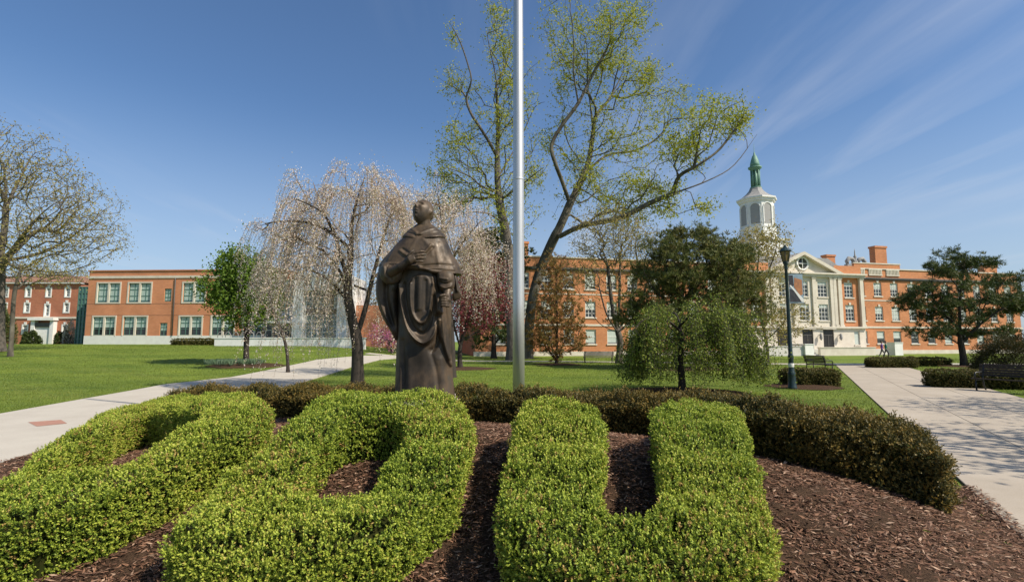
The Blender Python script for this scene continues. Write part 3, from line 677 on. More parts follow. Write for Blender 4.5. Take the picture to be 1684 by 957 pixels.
# lowered arm with loosely closed hand
b.tube([(728,-422,2),(738,-455,14),(740,-474,27),(740,-486,36),(739,-492,40)], [10,10,8,6,5.2], n=14)
b.tube([(740,-489,38),(739,-497,42),(737,-504,43)], [5.4,7.8,6], n=14)
for k in range(4):
    y_ = 493.5+k*4.0; x_ = 742+.5*k
    b.tube([(x_,-y_-1,44),(x_-4,-y_-.6,50.5),(x_-9.5,-y_-.3,51),(x_-12.5,-y_-1,47.5),(x_-10.5,-y_-1.5,43.5)], [2.3,2.3,2.1,1.9,1.5], n=10)
b.tube([(742,-491,45),(737,-489.5,51),(731.5,-491,53),(728,-493.5,51)], [2.5,2.4,2.1,1.5], n=10)
body = b.build('body', M['bronze'], statue, lambda p: sxf((p[0], -p[1], p[2])))
rm = body.modifiers.new('remesh', 'REMESH'); rm.mode = 'VOXEL'; rm.voxel_size = .0065; rm.use_smooth_shade = True
# plinth
bz = P(698, 651, YS).z-gz
b = MB(); b.box(-.42,.40,-.30,.30,-.1,bz-.06); b.box(-.38,.37,-.27,.27,bz-.06,bz+.005)
b.build('plinth', M['stone'], statue)

# ------------------------------------------------------------------ flagpole
fp = G(853, 647); fp = Vector((P(853, 640, 9.0).x, 9.0, Tz(.1, 9.0)))
fpole = thing('flagpole', fp, 'tall silver metal flagpole rising behind the dark hedge', 'flagpole')
M['alu'] = mat('brushed aluminium', (.62,.61,.60), (.55,.54,.53), rough=.42, metal=.7, scale=3, stretch=(1,1,.2))
b = MB(); b.lathe([(.102,0),(.101,2),(.096,5.0),(.088,7.5),(.068,11),(.05,14)], n=40); b.build('pole', M['alu'], fpole)
b = MB(); b.lathe([(.2,0),(.2,.03),(.15,.06),(.115,.12),(.105,.14)], n=32); b.build('base_collar', M['alu'], fpole)
b = MB(); b.lathe([(.097,4.16),(.1,4.17),(.1,4.19),(.097,4.2)], n=40); b.build('joint_ring', M['alu'], fpole)
b = MB(); b.lathe([(.02,14),(.05,14.05),(.09,14.13),(.05,14.22),(.005,14.24)], n=20); b.build('ball_finial', M['alu'], fpole)

# ------------------------------------------------------------------ buildings
def wall_holes(b, x0, x1, z0, z1, holes, y, depth=.22, mi=0):
    xs_ = sorted({x0, x1, *[c for h in holes for c in h[:2] if x0 < c < x1]}); zs = sorted({z0, z1, *[c for h in holes for c in h[2:4] if z0 < c < z1]})
    for i in range(len(xs_)-1):
        for j in range(len(zs)-1):
            cx, cz = (xs_[i]+xs_[i+1])/2, (zs[j]+zs[j+1])/2
            if any(h[0] < cx < h[1] and h[2] < cz < h[3] for h in holes): continue
            b.add([(xs_[i],y,zs[j]),(xs_[i+1],y,zs[j]),(xs_[i+1],y,zs[j+1]),(xs_[i],y,zs[j+1])], [(0,1,2,3)], mi=mi)
    for h in holes:
        a, c, d, e = h[:4]
        for p, q in (((a,d),(c,d)),((c,d),(c,e)),((c,e),(a,e)),((a,e),(a,d))):
            b.add([(p[0],y,p[1]),(q[0],y,q[1]),(q[0],y+depth,q[1]),(p[0],y+depth,p[1])], [(0,1,2,3)], mi=mi)
def window(parent, x0, x1, z0, z1, y, mframe, mglass, sashes=(1, 2), surround=0, mblind=None, blind=.5, sill=True, keystone=False, fw=.07, msur=None, mul=.05, cache={}):
    """one window = frame mesh (+ sill) with its pane as sub-part; meshes are shared by size"""
    w, h = round(x1-x0, 2), round(z1-z0, 2); key = (w, h, sashes, surround, mblind and mblind.name, round(blind, 1), sill, keystone, mframe.name, mglass.name)
    if key not in cache:
        b = MB(); a = w/2
        if surround:
            s_ = surround; b.box(-a-s_, -a, -.05, .12, -s_, h+s_, mi=1); b.box(a, a+s_, -.05, .12, -s_, h+s_, mi=1); b.box(-a, a, -.047, .12, h, h+s_, mi=1); b.box(-a, a, -.047, .12, -s_, 0, mi=1)
        elif sill: b.box(-a-.1, a+.1, -.10, .12, -.16, 0, mi=1)
        if keystone:
            t0 = h+surround; b.prism([(-.13,t0-.02),(.13,t0-.02),(.19,t0+.3),(-.19,t0+.3)], -.08, .05, mi=1)
        y0_, y1_ = .10, .16
        b.box(-a, -a+fw, y0_, y1_, 0, h); b.box(a-fw, a, y0_, y1_, 0, h); b.box(-a+fw, a-fw, y0_+.002, y1_, 0, fw); b.box(-a+fw, a-fw, y0_+.002, y1_, h-fw, h)
        for k in range(1, sashes[0]): xx = -a+w*k/sashes[0]; b.box(xx-mul/2, xx+mul/2, y0_+.01, y1_, fw, h-fw)
        for k in range(1, sashes[1]): zz = h*k/sashes[1]; b.box(-a+fw, a-fw, y0_+.006, y1_-.01, zz-mul/2, zz+mul/2)
        fo = b.build('window', [mframe, msur or mframe]); me1 = fo.data; bpy.data.objects.remove(fo)
        b = MB(); b.add([(-a+.02,.148,.02),(a-.02,.148,.02),(a-.02,.148,h-.02),(-a+.02,.148,h-.02)], [(0,1,2,3)])
        fo = b.build('pane', mglass); me2 = fo.data; bpy.data.objects.remove(fo)
        me3 = None
        if mblind:
            b = MB(); b.add([(-a+.03,.142,h*(1-blind)),(a-.03,.142,h*(1-blind)),(a-.03,.142,h-.03),(-a+.03,.142,h-.03)], [(0,1,2,3)])
            fo = b.build('blind', mblind); me3 = fo.data; bpy.data.objects.remove(fo)
        cache[key] = (me1, me2, me3)
    me1, me2, me3 = cache[key]
    f = bpy.data.objects.new('window', me1); col.objects.link(f); f.parent = parent; f.location = ((x0+x1)/2, y, z0)
    p = bpy.data.objects.new('pane', me2); col.objects.link(p); p.parent = f
    if me3: q = bpy.data.objects.new('blind', me3); col.objects.link(q); q.parent = f
    return f

class Facade:
    """plane through (0,Y0) with slope k; local x along it, local y into the building"""
    def __init__(s, Y0, k, zbase, name, label, cat, group=None):
        s.k = k; s.Y0 = Y0; s.al = math.atan(k); s.zb = zbase
        s.root = thing(name, (0, Y0, zbase), label, cat, group, s.al)
    def loc(s, u, v, off=0.0):
        a, f, up = ray(u, v); t = (s.Y0+off/math.cos(s.al))/(f-s.k*a)
        x, y, z = a*t, f*t, EYE+up*t
        dx_, dy_ = x, y-s.Y0
        return dx_*math.cos(s.al)+dy_*math.sin(s.al), z-s.zb
# --- main hall
H_ = Facade(61.5, .221, 0.0, 'brick_hall', 'long orange brick academic hall with white clock-tower cupola and stone entrance pavilion', 'building')
hl = H_.root
sx = lambda u, off=0: H_.loc(u, 500, off)[0]
hz = lambda u, v, off=0: H_.loc(u, v, off)[1]
XL, XP0, XP1, XRt = sx(782), sx(1236), sx(1409), sx(1676)
ZC = 10.75; ZP = 11.95
def wincols(us): return [sx(u) for u in us]
colsR = wincols([1417,1445,1472,1500.5,1528,1555.5,1582,1608,1633.5,1659])
colsL = [sx(935)+2.83*k for k in range(-5, 9)]; colsL = [c for c in colsL if XL+1 < c < XP0-1.2]
print('hall', XL, XP0, XP1, XRt, 'rows', hz(1417,467), hz(1417,491), hz(1417,506), hz(1417,530), hz(1421,545), hz(1421,567), 'L', hz(935,455), hz(935,476), hz(935,494), hz(935,521), hz(935,543), hz(935,565))
rows = [(8.15,10.05),(4.7,6.65),(1.45,3.2)]; ww = 1.36
b = MB(); ends = {}
holesR = [(c-ww/2, c+ww/2, z0, z1) for c in colsR for z0, z1 in rows]; holesL = [(c-ww/2, c+ww/2, z0, z1) for c in colsL for z0, z1 in rows]
wall_holes(b, XL, XP0, 0, ZP, holesL, 0); wall_holes(b, XP1, XRt, 0, ZP, holesR, 0)
b.add([(XRt,0,0),(XRt,16,0),(XRt,16,ZP),(XRt,0,ZP)], [(0,1,2,3)]); b.add([(XL,0,0),(XL,16,0),(XL,16,ZP),(XL,0,ZP)], [(0,1,2,3)])
b.add([(XL,16,0),(XRt,16,0),(XRt,16,ZP),(XL,16,ZP)], [(0,1,2,3)])
b.build('wall', M['brick_hall'], hl)
for (x0, x1) in ((XL-.2, XP0), (XP1, XRt+.2)):
    b = MB(); b.box(x0, x1, -.08, -.002, 3.62, 3.86); b.build('belt_course', M['stone'], hl)
    b = MB(); b.box(x0, x1, -.05, -.002, 7.45, 7.58); b.build('belt_course', M['stone'], hl)
    b = MB(); b.box(x0, x1, -.28, -.002, ZC-.2, ZC); b.box(x0, x1, -.16, -.002, ZC-.36, ZC-.202); b.build('cornice', M['dark_trim'], hl)
    b = MB(); b.box(x0, x1, -.12, .35, ZP, ZP+.14); b.build('coping', M['stone'], hl)
    b = MB(); b.box(x0, x1, -.09, -.002, -.2, .55); b.build('base_course', M['stone'], hl)
b = MB(); b.box(XL+.3, XRt-.3, .3, 15.8, ZP-.9, ZP-.6); b.prism([(0,0),(1,0)], 0, 0) if False else None
b.build('roof', M['grey_roof'], hl)
bl = [.45,.5,.35,.6,.5,.45,.3]; rr_ = random.Random(3)
for cs_, lst in ((colsR, 1), (colsL, 0)):
    for c in cs_:
        for z0, z1 in rows:
            window(hl, c-ww/2, c+ww/2, z0, z1, 0, M['white'], M['glass'], (1,2) if z0 < 2 else (3,4), mblind=M['blind'], blind=rr_.choice([.25,.45,.5,.5,.6,.9]), keystone=z0 > 4, msur=M['stone'], mul=.05 if z0 > 2 else .08)
# attic balustrade panels, chimneys, dormer ornament
for u in (1414, 1442.5, 1471):
    x = sx(u); z0 = ZC+.30
    b = MB(); b.box(x-1.15, x+1.15, -.06, -.003, z0, z0+.95)
    for k in range(9): xx = x-1.0+k*.25; b.box(xx-.05, xx+.05, -.12, -.062, z0+.15, z0+.8)
    b.box(x-1.15, x+1.15, -.13, -.064, z0+.8, z0+.95); b.box(x-1.15, x+1.15, -.13, -.064, z0, z0+.15)
    b.build('balustrade', M['stone'], hl)
x0, x1 = sx(1408), sx(1484)
b = MB(); b.box(x0, x1, -.04, .3, ZP, ZP+.75); b.build('parapet', M['brick_hall'], hl)
b = MB(); b.box(x0-.1, x1+.1, -.1, .36, ZP+.75, ZP+.9); b.build('coping', M['stone'], hl)
def chimney(u0, u1, vt, off):
    x0, x1 = sx(u0, off), sx(u1, off); zt = hz((u0+u1)/2, vt, off)
    b = MB(); b.box(x0, x1, off, off+1.0, ZP-1, zt-.3); b.box(x0-.1, x1+.1, off-.1, off+1.1, zt-.3, zt); b.build('chimney', M['brick_hall'], hl)
chimney(1445, 1464, 405, 4); chimney(1624, 1645, 436, 3); chimney(853, 869, 397, 3); chimney(1364, 1378, 419, 8)
b = MB(); xd = sx(1412, 3)
for s_ in (-1, 1):
    b.tube([(xd+s_*.25,3,13.2),(xd+s_*.6,3,13.9),(xd+s_*1.2,3,14.0),(xd+s_*1.6,3,13.5),(xd+s_*1.5,3,13.1)], [.25,.28,.3,.28,.2], n=8)
b.box(xd-1.7, xd+1.7, 2.8, 3.4, 12.0, 13.1); b.lathe([(.3,0),(.35,.5),(.15,.7),(.25,1.1),(.1,1.4),(.06,2.0),(.01,2.4)], (xd, 3.1, 13.1), n=10)
b.build('roof_ornament', M['grey_roof'], hl)
# --- entrance pavilion
PY = -1.0
cP = sx(1322.5, PY); halfC = sx(1376, PY)-cP; xo1 = XP1+.1; xo0 = cP-(xo1-cP)
s1_, s0_ = cP+halfC, cP-halfC
ZG = 3.75
wb = 1.3
bayw = (s1_+xo1)/2-.15
ph = []   # stone holes of the centre
cc = [cP-sx(1354,PY)+cP, cP, sx(1354, PY)]
wr = [(7.75,9.85),(4.55,6.75)]
for c in cc:
    for z0, z1 in wr: ph.append((c-.75, c+.75, z0, z1))
doors = [cP-(sx(1359.5,PY)-cP), cP, sx(1359.5,PY)]
dh = [(c-.85, c+.85, .75, 3.35) for c in (doors[0], doors[1]+.3, doors[2])]
b = MB(); wall_holes(b, s0_, s1_, ZG, ZC, ph, PY); wall_holes(b, xo0, xo1, 0, ZG, dh+[(xo1-1.9, xo1-1.0, 1.3, 3.2)], PY-.02)
b.add([(xo1,PY-.02,0),(xo1,0,0),(xo1,0,ZC),(xo1,PY-.02,ZC)], [(0,1,2,3)]); b.add([(xo0,PY-.02,0),(xo0,0,0),(xo0,0,ZC),(xo0,PY-.02,ZC)], [(0,1,2,3)])
b.build('stone_front', M['stone'], hl)
bays = [(s1_, xo1), (xo0, s0_)]
for (a0, a1) in bays:
    cb_ = (a0+a1)/2; b = MB(); hh_ = [(cb_-.72, cb_+.72, z0, z1) for z0, z1 in wr]; wall_holes(b, a0, a1, ZG, ZP+.2, hh_, PY+.12)
    b.build('wall', M['brick_hall'], hl)
    for z0, z1 in wr: window(hl, cb_-.72, cb_+.72, z0, z1, PY+.12, M['white'], M['glass'], (3,4), mblind=M['blind'], blind=.25, keystone=True, msur=M['stone'])
for c in cc:
    for z0, z1 in wr: window(hl, c-.75, c+.75, z0, z1, PY, M['white'], M['glass'], (3,4), mblind=M['blind'], blind=.2, msur=M['stone'])
window(hl, xo1-1.9, xo1-1.0, 1.3, 3.2, PY-.02, M['stone'], M['blind'], (1,1), msur=M['stone'])
for x in (s1_-.35, s0_+.35, cP+1.55, cP-1.55, xo1-.35, xo0+.35, s1_+.5, s0_-.5, (cc[2]+1.35), (cc[0]-1.35)):
    b = MB(); b.box(x-.28, x+.28, PY-.22, PY+.115, ZG+.25, ZC-.55); b.box(x-.36, x+.36, PY-.28, PY+.113, ZG, ZG+.25); b.box(x-.36, x+.36, PY-.28, PY+.113, ZC-.55, ZC-.3); b.build('pilaster', M['stone'], hl)
b = MB(); b.box(xo0-.1, xo1+.1, PY-.35, PY-.023, ZG-.22, ZG); b.build('belt_course', M['stone'], hl)
b = MB(); b.box(xo0-.15, xo1+.15, PY-.40, .3, ZC-.3, ZC+.02); b.box(xo0-.3, xo1+.3, PY-.6, .3, ZC+.02, ZC+.22); b.build('cornice', M['stone'], hl)
zapex = hz(1322.5, 415, PY); print('apex', zapex, 'pav', cP, halfC, xo0, xo1)
b = MB(); b.prism([(s0_,ZC+.222),(s1_,ZC+.222),(cP,zapex-.35)], PY, PY+.3); b.build('pediment', M['stone'], hl)
b = MB()
for s_ in (1, -1):
    L_ = [(cP, zapex), (cP+s_*(halfC+.9), ZC+.22), (cP+s_*(halfC+.9)-s_*1.1, ZC+.22), (cP, zapex-.42)]
    b.prism(L_, PY-.6, PY-.003)
b.build('pediment_cornice', M['stone'], hl)
b = MB(); b.prism([(s0_-.8,ZC+.24),(s1_+.8,ZC+.24),(cP,zapex-.03)], PY+.302, 14); b.prism([(xo0-.1,ZC+.23),(xo1+.1,ZC+.23),(xo1-4,ZC+2.6),(xo0+4,ZC+2.6)], 0.5, 15); b.build('roof', M['grey_roof'], hl)
b = MB(); zr = (ZC+zapex)/2-.05
b.lathe([(1.0,0),(1.0,.12),(.75,.14),(.75,.0)], n=24); ro = b.build('round_window', M['white'], hl); ro.rotation_euler = (R(90),0,0); ro.location = (cP, PY-.005, zr)
b = MB(); b.lathe([(.76,.03),(.76,.05)], n=24); pn = b.build('pane', M['glass'], ro)
b = MB(); b.box(-.04,.04,-.75,.75,.05,.09); b.box(-.75,.75,-.04,.04,.052,.092); b.build('muntin', M['white'], ro)
for i, h in enumerate(dh):
    b = MB(); b.box(h[0], h[1], PY+.1, PY+.15, h[2], h[3]); d_ = b.build('door', M['black_door'], hl)
    b = MB(); b.box(h[0]+.1, h[1]-.1, PY+.06, PY+.098, h[3]-.8, h[3]-.72); b.box((h[0]+h[1])/2-.04, (h[0]+h[1])/2+.04, PY+.06, PY+.098, h[2], h[3]-.8); b.build('door_rail', M['dark_trim'], d_)
    b = MB(); b.box(h[0]-.2, h[1]+.2, PY-.3, PY-.022, h[3]+.02, h[3]+.2); b.build('door_hood', M['stone'], hl)
for x in (doors[1]+.3+1.7, doors[2]+1.6):
    b = MB(); b.tube([(x,PY-.05,2.6),(x,PY-.35,2.75),(x,PY-.4,2.5)], .04, n=6); b.lathe([(.02,.75),(.16,.6),(.2,.1),(.06,-.2)], (x,PY-.4,2.1), n=8); b.build('wall_lantern', M['grey_roof'], hl)
# terrace walls and steps in front of the pavilion
TY = -6.0
tz = lambda u, v: hz(u, v, TY)
def tbox(name, u0, u1, z0, z1, y0, y1, m):
    b = MB(); b.box(sx(u0,TY), sx(u1,TY), y0, y1, z0, z1); b.box(sx(u0,TY)-.05, sx(u1,TY)+.05, y0-.06, y1+.06, z1, z1+.1); return b.build(name, m, hl)
tbox('terrace_wall', 1255, 1317, -.2, 1.1, TY, TY+.4, M['concrete']); tbox('terrace_wall', 1317.2, 1331, -.2, 1.35, TY-.3, TY+2, M['white'])
tbox('terrace_wall', 1345, 1435, -.2, .95, TY, TY+.4, M['stone']); tbox('terrace_wall', 1463, 1476, -.2, 1.55, TY-.3, TY+.8, M['white'])
b = MB()
for k in range(5): b.box(sx(1331.5,TY), sx(1344.5,TY), TY+.35*k, TY+2.4, -.1+.15*k+.002*k, .05+.15*k)
b.build('steps', M['concrete'], hl)
b = MB(); b.box(xo0, xo1+3, TY+2.4, PY-.03, -.2, .72); b.build('terrace', M['concrete'], hl)
# --- tower
TD = 9.0; Tc = None
tu = 1252
xT = sx(tu, TD); tower_z = lambda v: hz(tu, v, TD)
b = MB()
zc_ = tower_z(331); zb_ = tower_z(378)
b.box(xT-2.9, xT+2.9, TD-2.9, TD+2.9, ZP-1, zb_-2.2); b.box(xT-3.1, xT+3.1, TD-3.1, TD+3.1, zb_-2.2, zb_-1.9); b.lathe([(2.8,zb_-1.9),(2.7,zb_-.2),(2.8,zb_)], (xT,TD,0), n=8, smooth=False, rot=R(22.5))
tw = b.build('tower', M['white'], hl)
b = MB(); hw = 2.5; b.lathe([(hw,zb_),(hw,zc_-.5),(hw+.25,zc_-.45),(hw+.25,zc_-.2),(hw+.5,zc_-.1),(hw+.5,zc_+.12)], (xT,TD,0), n=8, smooth=False, rot=R(22.5)); b.build('belfry', M['white'], tw)
zl = tower_z(311); b = MB()
b.lathe([(hw+.4,zc_+.12),(2.1,zc_+.55),(1.45,zc_+1.1),(1.05,zc_+1.6),(.9,zl)], (xT,TD,0), n=8, smooth=False, rot=R(22.5)); b.build('tower_roof', M['grey_roof'], tw)
for k in range(8):
    a = 2*math.pi*k/8; r_ = hw*math.cos(R(22.5))+.01
    b = MB(); n_ = 10; w_ = .62; hb = zb_+.5; ht = zc_-1.55
    pts = [(-w_,hb),(w_,hb)]+[(w_*math.cos(math.pi*i/n_), ht+w_*math.sin(math.pi*i/n_)) for i in range(n_+1)]
    b.prism(pts, -.02, .05); o_ = b.build('louvre', M['louvre'] if 'louvre' in M else M.setdefault('louvre', mat('louvre grey', (.36,.35,.33), (.28,.27,.26), scale=1, stretch=(1,1,14))), tw)
    o_.location = (xT+r_*math.cos(a), TD+r_*math.sin(a), 0); o_.rotation_euler = (0,0,a+R(90))
    b = MB()
    for s_ in (-1, 1): b.box(s_*(w_+.09)-.07, s_*(w_+.09)+.07, -.1, .05, hb-.3, ht+.1)
    b.tube([((w_+.09)*math.cos(math.pi*i/10), -.03, ht+(w_+.09)*math.sin(math.pi*i/10)) for i in range(11)], .08, n=6)
    o2 = b.build('arch_trim', M['white'], o_)
zd = tower_z(280); b = MB(); b.lathe([(.86,zl),(.86,zl+.15),(.72,zl+.2)], (xT,TD,0), n=16)
for k in range(8): a = 2*math.pi*k/8+.2; b.lathe([(.11,zl+.15),(.10,zd-.1)], (xT+  .60*math.cos(a),TD+.60*math.sin(a),0), n=8)
b.lathe([(.70,zd-.2),(.72,zd),(.98,zd+.15),(1.02,zd+.35),(.75,zd+.45)], (xT,TD,0), n=16); b.lathe([(.3,zl),(.3,zd)], (xT,TD,0), n=8)
zt = tower_z(256); b.lathe([(.72,zd+.45),(.70,zd+.9),(.58,zd+1.4),(.34,zt-.25),(.16,zt),(.12,zt+.3),(.05,zt+.4),(.015,tower_z(238))], (xT,TD,0), n=16); b.build('lantern', M['copper'], tw)

# --- modern building on the left
B = Facade(60, -.05, 1.30, 'modern_brick_building', 'two-storey flat-roofed orange brick building with paired pale-framed windows, on the left', 'building')
br = B.root; bx_ = lambda u, off=0: B.loc(u, 500, off)[0]; bzz = lambda u, v, off=0: B.loc(u, v, off)[1]
X0, X1 = bx_(143), bx_(470)
ztop = bzz(250, 445.5); zst = bzz(250, 552)
print('modern', X0, X1, ztop, zst)
wu = [(157.5,197),(208.7,248.3),(267.6,282.5),(298.6,337.8),(351,390),(405,444)]; wl = [(154.3,193),(204,244.7),(263.7,279),(296,335),(348.6,388),(401,440)]
holes = []; spec_ = []
for i, (a, c) in enumerate(wu):
    va, vb = (466,497) if i != 2 else (475,496); holes.append((bx_(a)+.12, bx_(c)-.12, bzz(200,vb), bzz(200,va))); spec_.append((i, 0))
for i, (a, c) in enumerate(wl):
    va, vb = (521,551) if i != 2 else (531,552); holes.append((bx_(a)+.12, bx_(c)-.12, bzz(200,vb), bzz(200,va))); spec_.append((i, 1))
b = MB(); wall_holes(b, X0, X1, zst, ztop, holes, 0); b.add([(X0,0,zst),(X0,20,zst),(X0,20,ztop),(X0,0,ztop)], [(0,1,2,3)]); b.add([(X1,0,zst),(X1,20,zst),(X1,20,ztop),(X1,0,ztop)], [(0,1,2,3)])
b.build('wall', M['brick_left'], br)
b = MB(); b.box(X0-.03, X1, -.05, .3, -1.5, zst); b.build('stone_base', M['white'], br)
b = MB(); b.box(X0-.06, X1, -.08, -.002, bzz(250,457.5), bzz(250,453.5)); b.build('stone_band', M['stone'], br)
b = MB(); b.box(X0-.1, X1, -.1, .4, ztop, ztop+.12); b.build('coping', M['brick_left'], br)
b = MB(); b.box(X0+.2, X1-.1, .4, 20, ztop-.4, ztop-.2); b.build('roof', M['grey_roof'], br)
b = MB(); b.tube([(bx_(287),-.1,ztop-.9),(bx_(287),-.1,zst)], .06, n=8); b.build('downpipe', M['dark_trim'], br)
for zz in (bzz(250,499), bzz(250,518)): 
    b = MB(); b.box(X0, X1, -.012, -.002, zz-.04, zz); b.build('brick_course', M['red_roof'], br)
for h, (i, lo_) in zip(holes, spec_):
    window(br, h[0], h[1], h[2], h[3], 0, M['green_metal'], M['glass_green'] if not lo_ else M['glass'], (4,3) if i != 2 else (2,3), surround=.17 if i != 2 else 0, mblind=M['blind_green'], blind=.9 if not lo_ else .58, sill=False, msur=M['stone'], mul=.07)
    if i != 2:
        c = (h[0]+h[1])/2; b = MB(); b.box(c-.12, c+.12, -.03, .09, h[2], h[3]); b.build('mullion', M['stone'], br)
# --- glass entrance wing with pale portal
B2 = Facade(58, 0.0, 1.15, 'glass_entrance_building', 'glass-fronted entrance building with pale stone portal behind the pink weeping cherry', 'building')
er = B2.root; ex = lambda u, off=0: B2.loc(u, 500, off)[0]; ez = lambda v, off=0: B2.loc(500, v, off)[1]
zt2 = ez(453); zt3 = ez(479)
b = MB(); b.box(ex(489), ex(505), -1.2, 6, -1, zt3); b.box(ex(560), ex(577), -1.2, 6, -1, zt3); b.box(ex(489), ex(577), -1.203, 6, zt3, zt2); b.build('portal', M['white'], er)
def curtain(name, u0, u1, v0, v1, off, nx_, nz_, mg, dark=None):
    x0, x1, z0, z1 = ex(u0,off), ex(u1,off), ez(v1,off), ez(v0,off)
    b = MB(); b.box(x0, x1, off, off+.05, z0, z1); g = b.build(name, mg, er)
    b = MB()
    for k in range(nx_+1): xx = x0+(x1-x0)*k/nx_; b.box(xx-.04, xx+.04, off-.08, off-.002, z0, z1)
    for k in range(nz_+1): zz = z0+(z1-z0)*k/nz_; b.box(x0, x1, off-.05, off-.003, zz-.04, zz+.04)
    b.build('mullion', M['white'], g); return g
curtain('glass_wall', 505, 560, 479, 566, -.2, 6, 9, M['glass_green']); curtain('glass_wall', 440, 489, 460, 528, 1.0, 5, 6, M['glass_blue']); curtain('glass_wall', 440, 489, 531, 567, 1.2, 5, 3, M['glass'])
b = MB(); b.box(ex(505), ex(560), -.29, -.21, ez(517), ez(508)); b.build('floor_band', M['dark_trim'], er)
b = MB(); b.box(ex(436), ex(489), -2.0, 1.2, ez(532), ez(528)); b.build('canopy', M['white'], er)
b = MB(); b.box(ex(440), ex(577), .9, 6.5, zt2-1.2, zt2-.9); b.build('roof', M['grey_roof'], er)
b = MB(); b.box(ex(577), ex(640), 2, 8, -1, ez(500)); b.build('side_wall', M['brick_left'], er)
# low white retaining wall with a bin and bike racks
lw0, lw1 = P(352, 572, 52), P(600, 572, 52)
zz0 = Tz(lw0.x, 52)
b = MB(); b.box(0, lw1.x-lw0.x, 0, .4, -1.2, .75); b.box(-.05, lw1.x-lw0.x+.05, -.05, .45, .75, .85)
w_ = b.build('low_wall', M['white']); w_.location = (lw0.x, 52, zz0); tag(w_, 'long low pale concrete wall in front of the glass entrance', 'wall')
rk = thing('bike_rack', (P(385,565,53).x, 53.5, zz0+.4), 'grey hooped bike rack on the lawn terrace before the modern building', 'bike rack')
for k in range(6):
    b = MB(); x = -2.0+k*.8; b.tube([(x,0,0),(x,0,.8),(x+.15,0,1.0),(x+.35,0,1.0),(x+.5,0,.8),(x+.5,0,0)], .035, n=6); b.build('hoop', M['grey_roof'], rk)
# --- old building, far left
B3 = Facade(72, 0.0, 1.35, 'old_brick_building', 'three-storey old brick building with white door surround at the far left', 'building')
orr = B3.root; ox = lambda u, off=0: B3.loc(u, 500, off)[0]; oz = lambda u, v: B3.loc(u, v)[1]
A0, A1 = ox(-140), ox(131); zo = oz(70, 466)
cols_ = [(-52,12.5),(7,12.5),(45,11),(78.5,10.5),(110,11)]
holes = []; kd = []
for cu, w_ in cols_:
    for (va, vb) in ((474,487.5),(499,513),(535,548)):
        if cu == 78.5 and va == 535: continue
        if cu == 78.5 and va == 499: va, vb = 501, 519
        holes.append((ox(cu-w_/2+2), ox(cu+w_/2-2), oz(cu,vb), oz(cu,va)))
b = MB(); wall_holes(b, A0, A1, -1, zo, holes, 0); b.add([(A1,0,-1),(A1,14,-1),(A1,14,zo),(A1,0,zo)], [(0,1,2,3)]); b.build('wall', M['brick_old'], orr)
for h in holes: window(orr, *h, 0, M['white'], M['glass'], (2,3), surround=.16, msur=M['white'], sill=False, keystone=True, mul=.06)
b = MB(); b.box(A0, A1+.1, -.12, -.002, oz(70,524), oz(70,521)); b.build('belt_course', M['stone'], orr)
b = MB(); b.box(A0, A1+.2, -.35, .3, zo-.05, zo+.15); b.build('cornice', M['white'], orr)
b = MB(); b.add([(A0-.3,-.4,zo+.15),(A1+.3,-.4,zo+.15),(A1+.3,14.4,zo+.15),(A0-.3,14.4,zo+.15),(A0-.3,7,zo+1.9),(A1-3,7,zo+1.9)], [(0,1,5,4),(2,3,4,5),(1,2,5),(0,4,3),(0,3,2,1)]); b.build('roof', M['red_roof'], orr)
d0, d1 = ox(66), ox(91); b = MB(); b.box(d0, d1, -.35, -.003, oz(70,566), oz(70,538)); door = b.build('door', M['white'], orr)
b = MB(); b.box(ox(60), ox(66), -.6, -.003, -1, oz(70,527)); b.box(ox(91), ox(97), -.6, -.003, -1, oz(70,527)); b.box(ox(57), ox(99), -.9, -.003, oz(70,527), oz(70,523)); b.box(d0, d1, -.5, -.355, oz(70,538), oz(70,531), mi=1); b.build('door_surround', [M['white'], M['dark_trim']], orr)
# green glazed stair link between the two
g0, g1 = P(128,500,66).x, P(150,500,66).x
st = thing('glazed_stair_tower', ((g0+g1)/2, 66, 1.3), 'narrow green-framed glazed stair link between the two left brick buildings', 'building')
hs = P(137,472,66).z-1.3; wd = (g1-g0)/2
b = MB(); b.box(-wd, wd, .1, 3, -1, hs); b.build('glass_wall', M['glass_green'], st)
b = MB()
for k in range(5): xx = -wd+2*wd*k/4; b.box(xx-.06, xx+.06, 0, .098, -1, hs)
for k in range(11): b.box(-wd, wd, .02, .097, hs*k/10-.06, hs*k/10+.06)
b.build('green_frame', M['green_metal'], st)

# ------------------------------------------------------------------ trees
def tubes_mesh(chains, nside):
    """chains: list of (pts (n,3), radii) -> arrays"""
    Vs = []; Fs = []; o = 0
    for pts, rad in chains:
        n = len(pts)
        if n < 2: continue
        d = np.gradient(pts, axis=0); d /= np.linalg.norm(d, axis=1, keepdims=True).clip(1e-9)
        ref = np.array([.31,.95,.1]); a = np.cross(d, ref); bad = np.linalg.norm(a, axis=1) < .15
        a[bad] = np.cross(d[bad], np.array([1.,0,0])); a /= np.linalg.norm(a, axis=1, keepdims=True).clip(1e-9); b_ = np.cross(d, a)
        k = nside if rad[0] > .03 else max(3, nside-3)
        if rad[0] < .012: k = 3
        t = 2*np.pi*np.arange(k)/k
        V = pts[:,None,:]+(a[:,None,:]*np.cos(t)[None,:,None]+b_[:,None,:]*np.sin(t)[None,:,None])*rad[:,None,None]
        idx = np.arange(n*k).reshape(n, k)+o; Fq = np.stack([idx[:-1], np.roll(idx[:-1],-1,1), np.roll(idx[1:],-1,1), idx[1:]], -1).reshape(-1, 4)
        Vs.append(V.reshape(-1,3)); Fs.append(Fq); o += n*k
    return np.concatenate(Vs), np.concatenate(Fs)
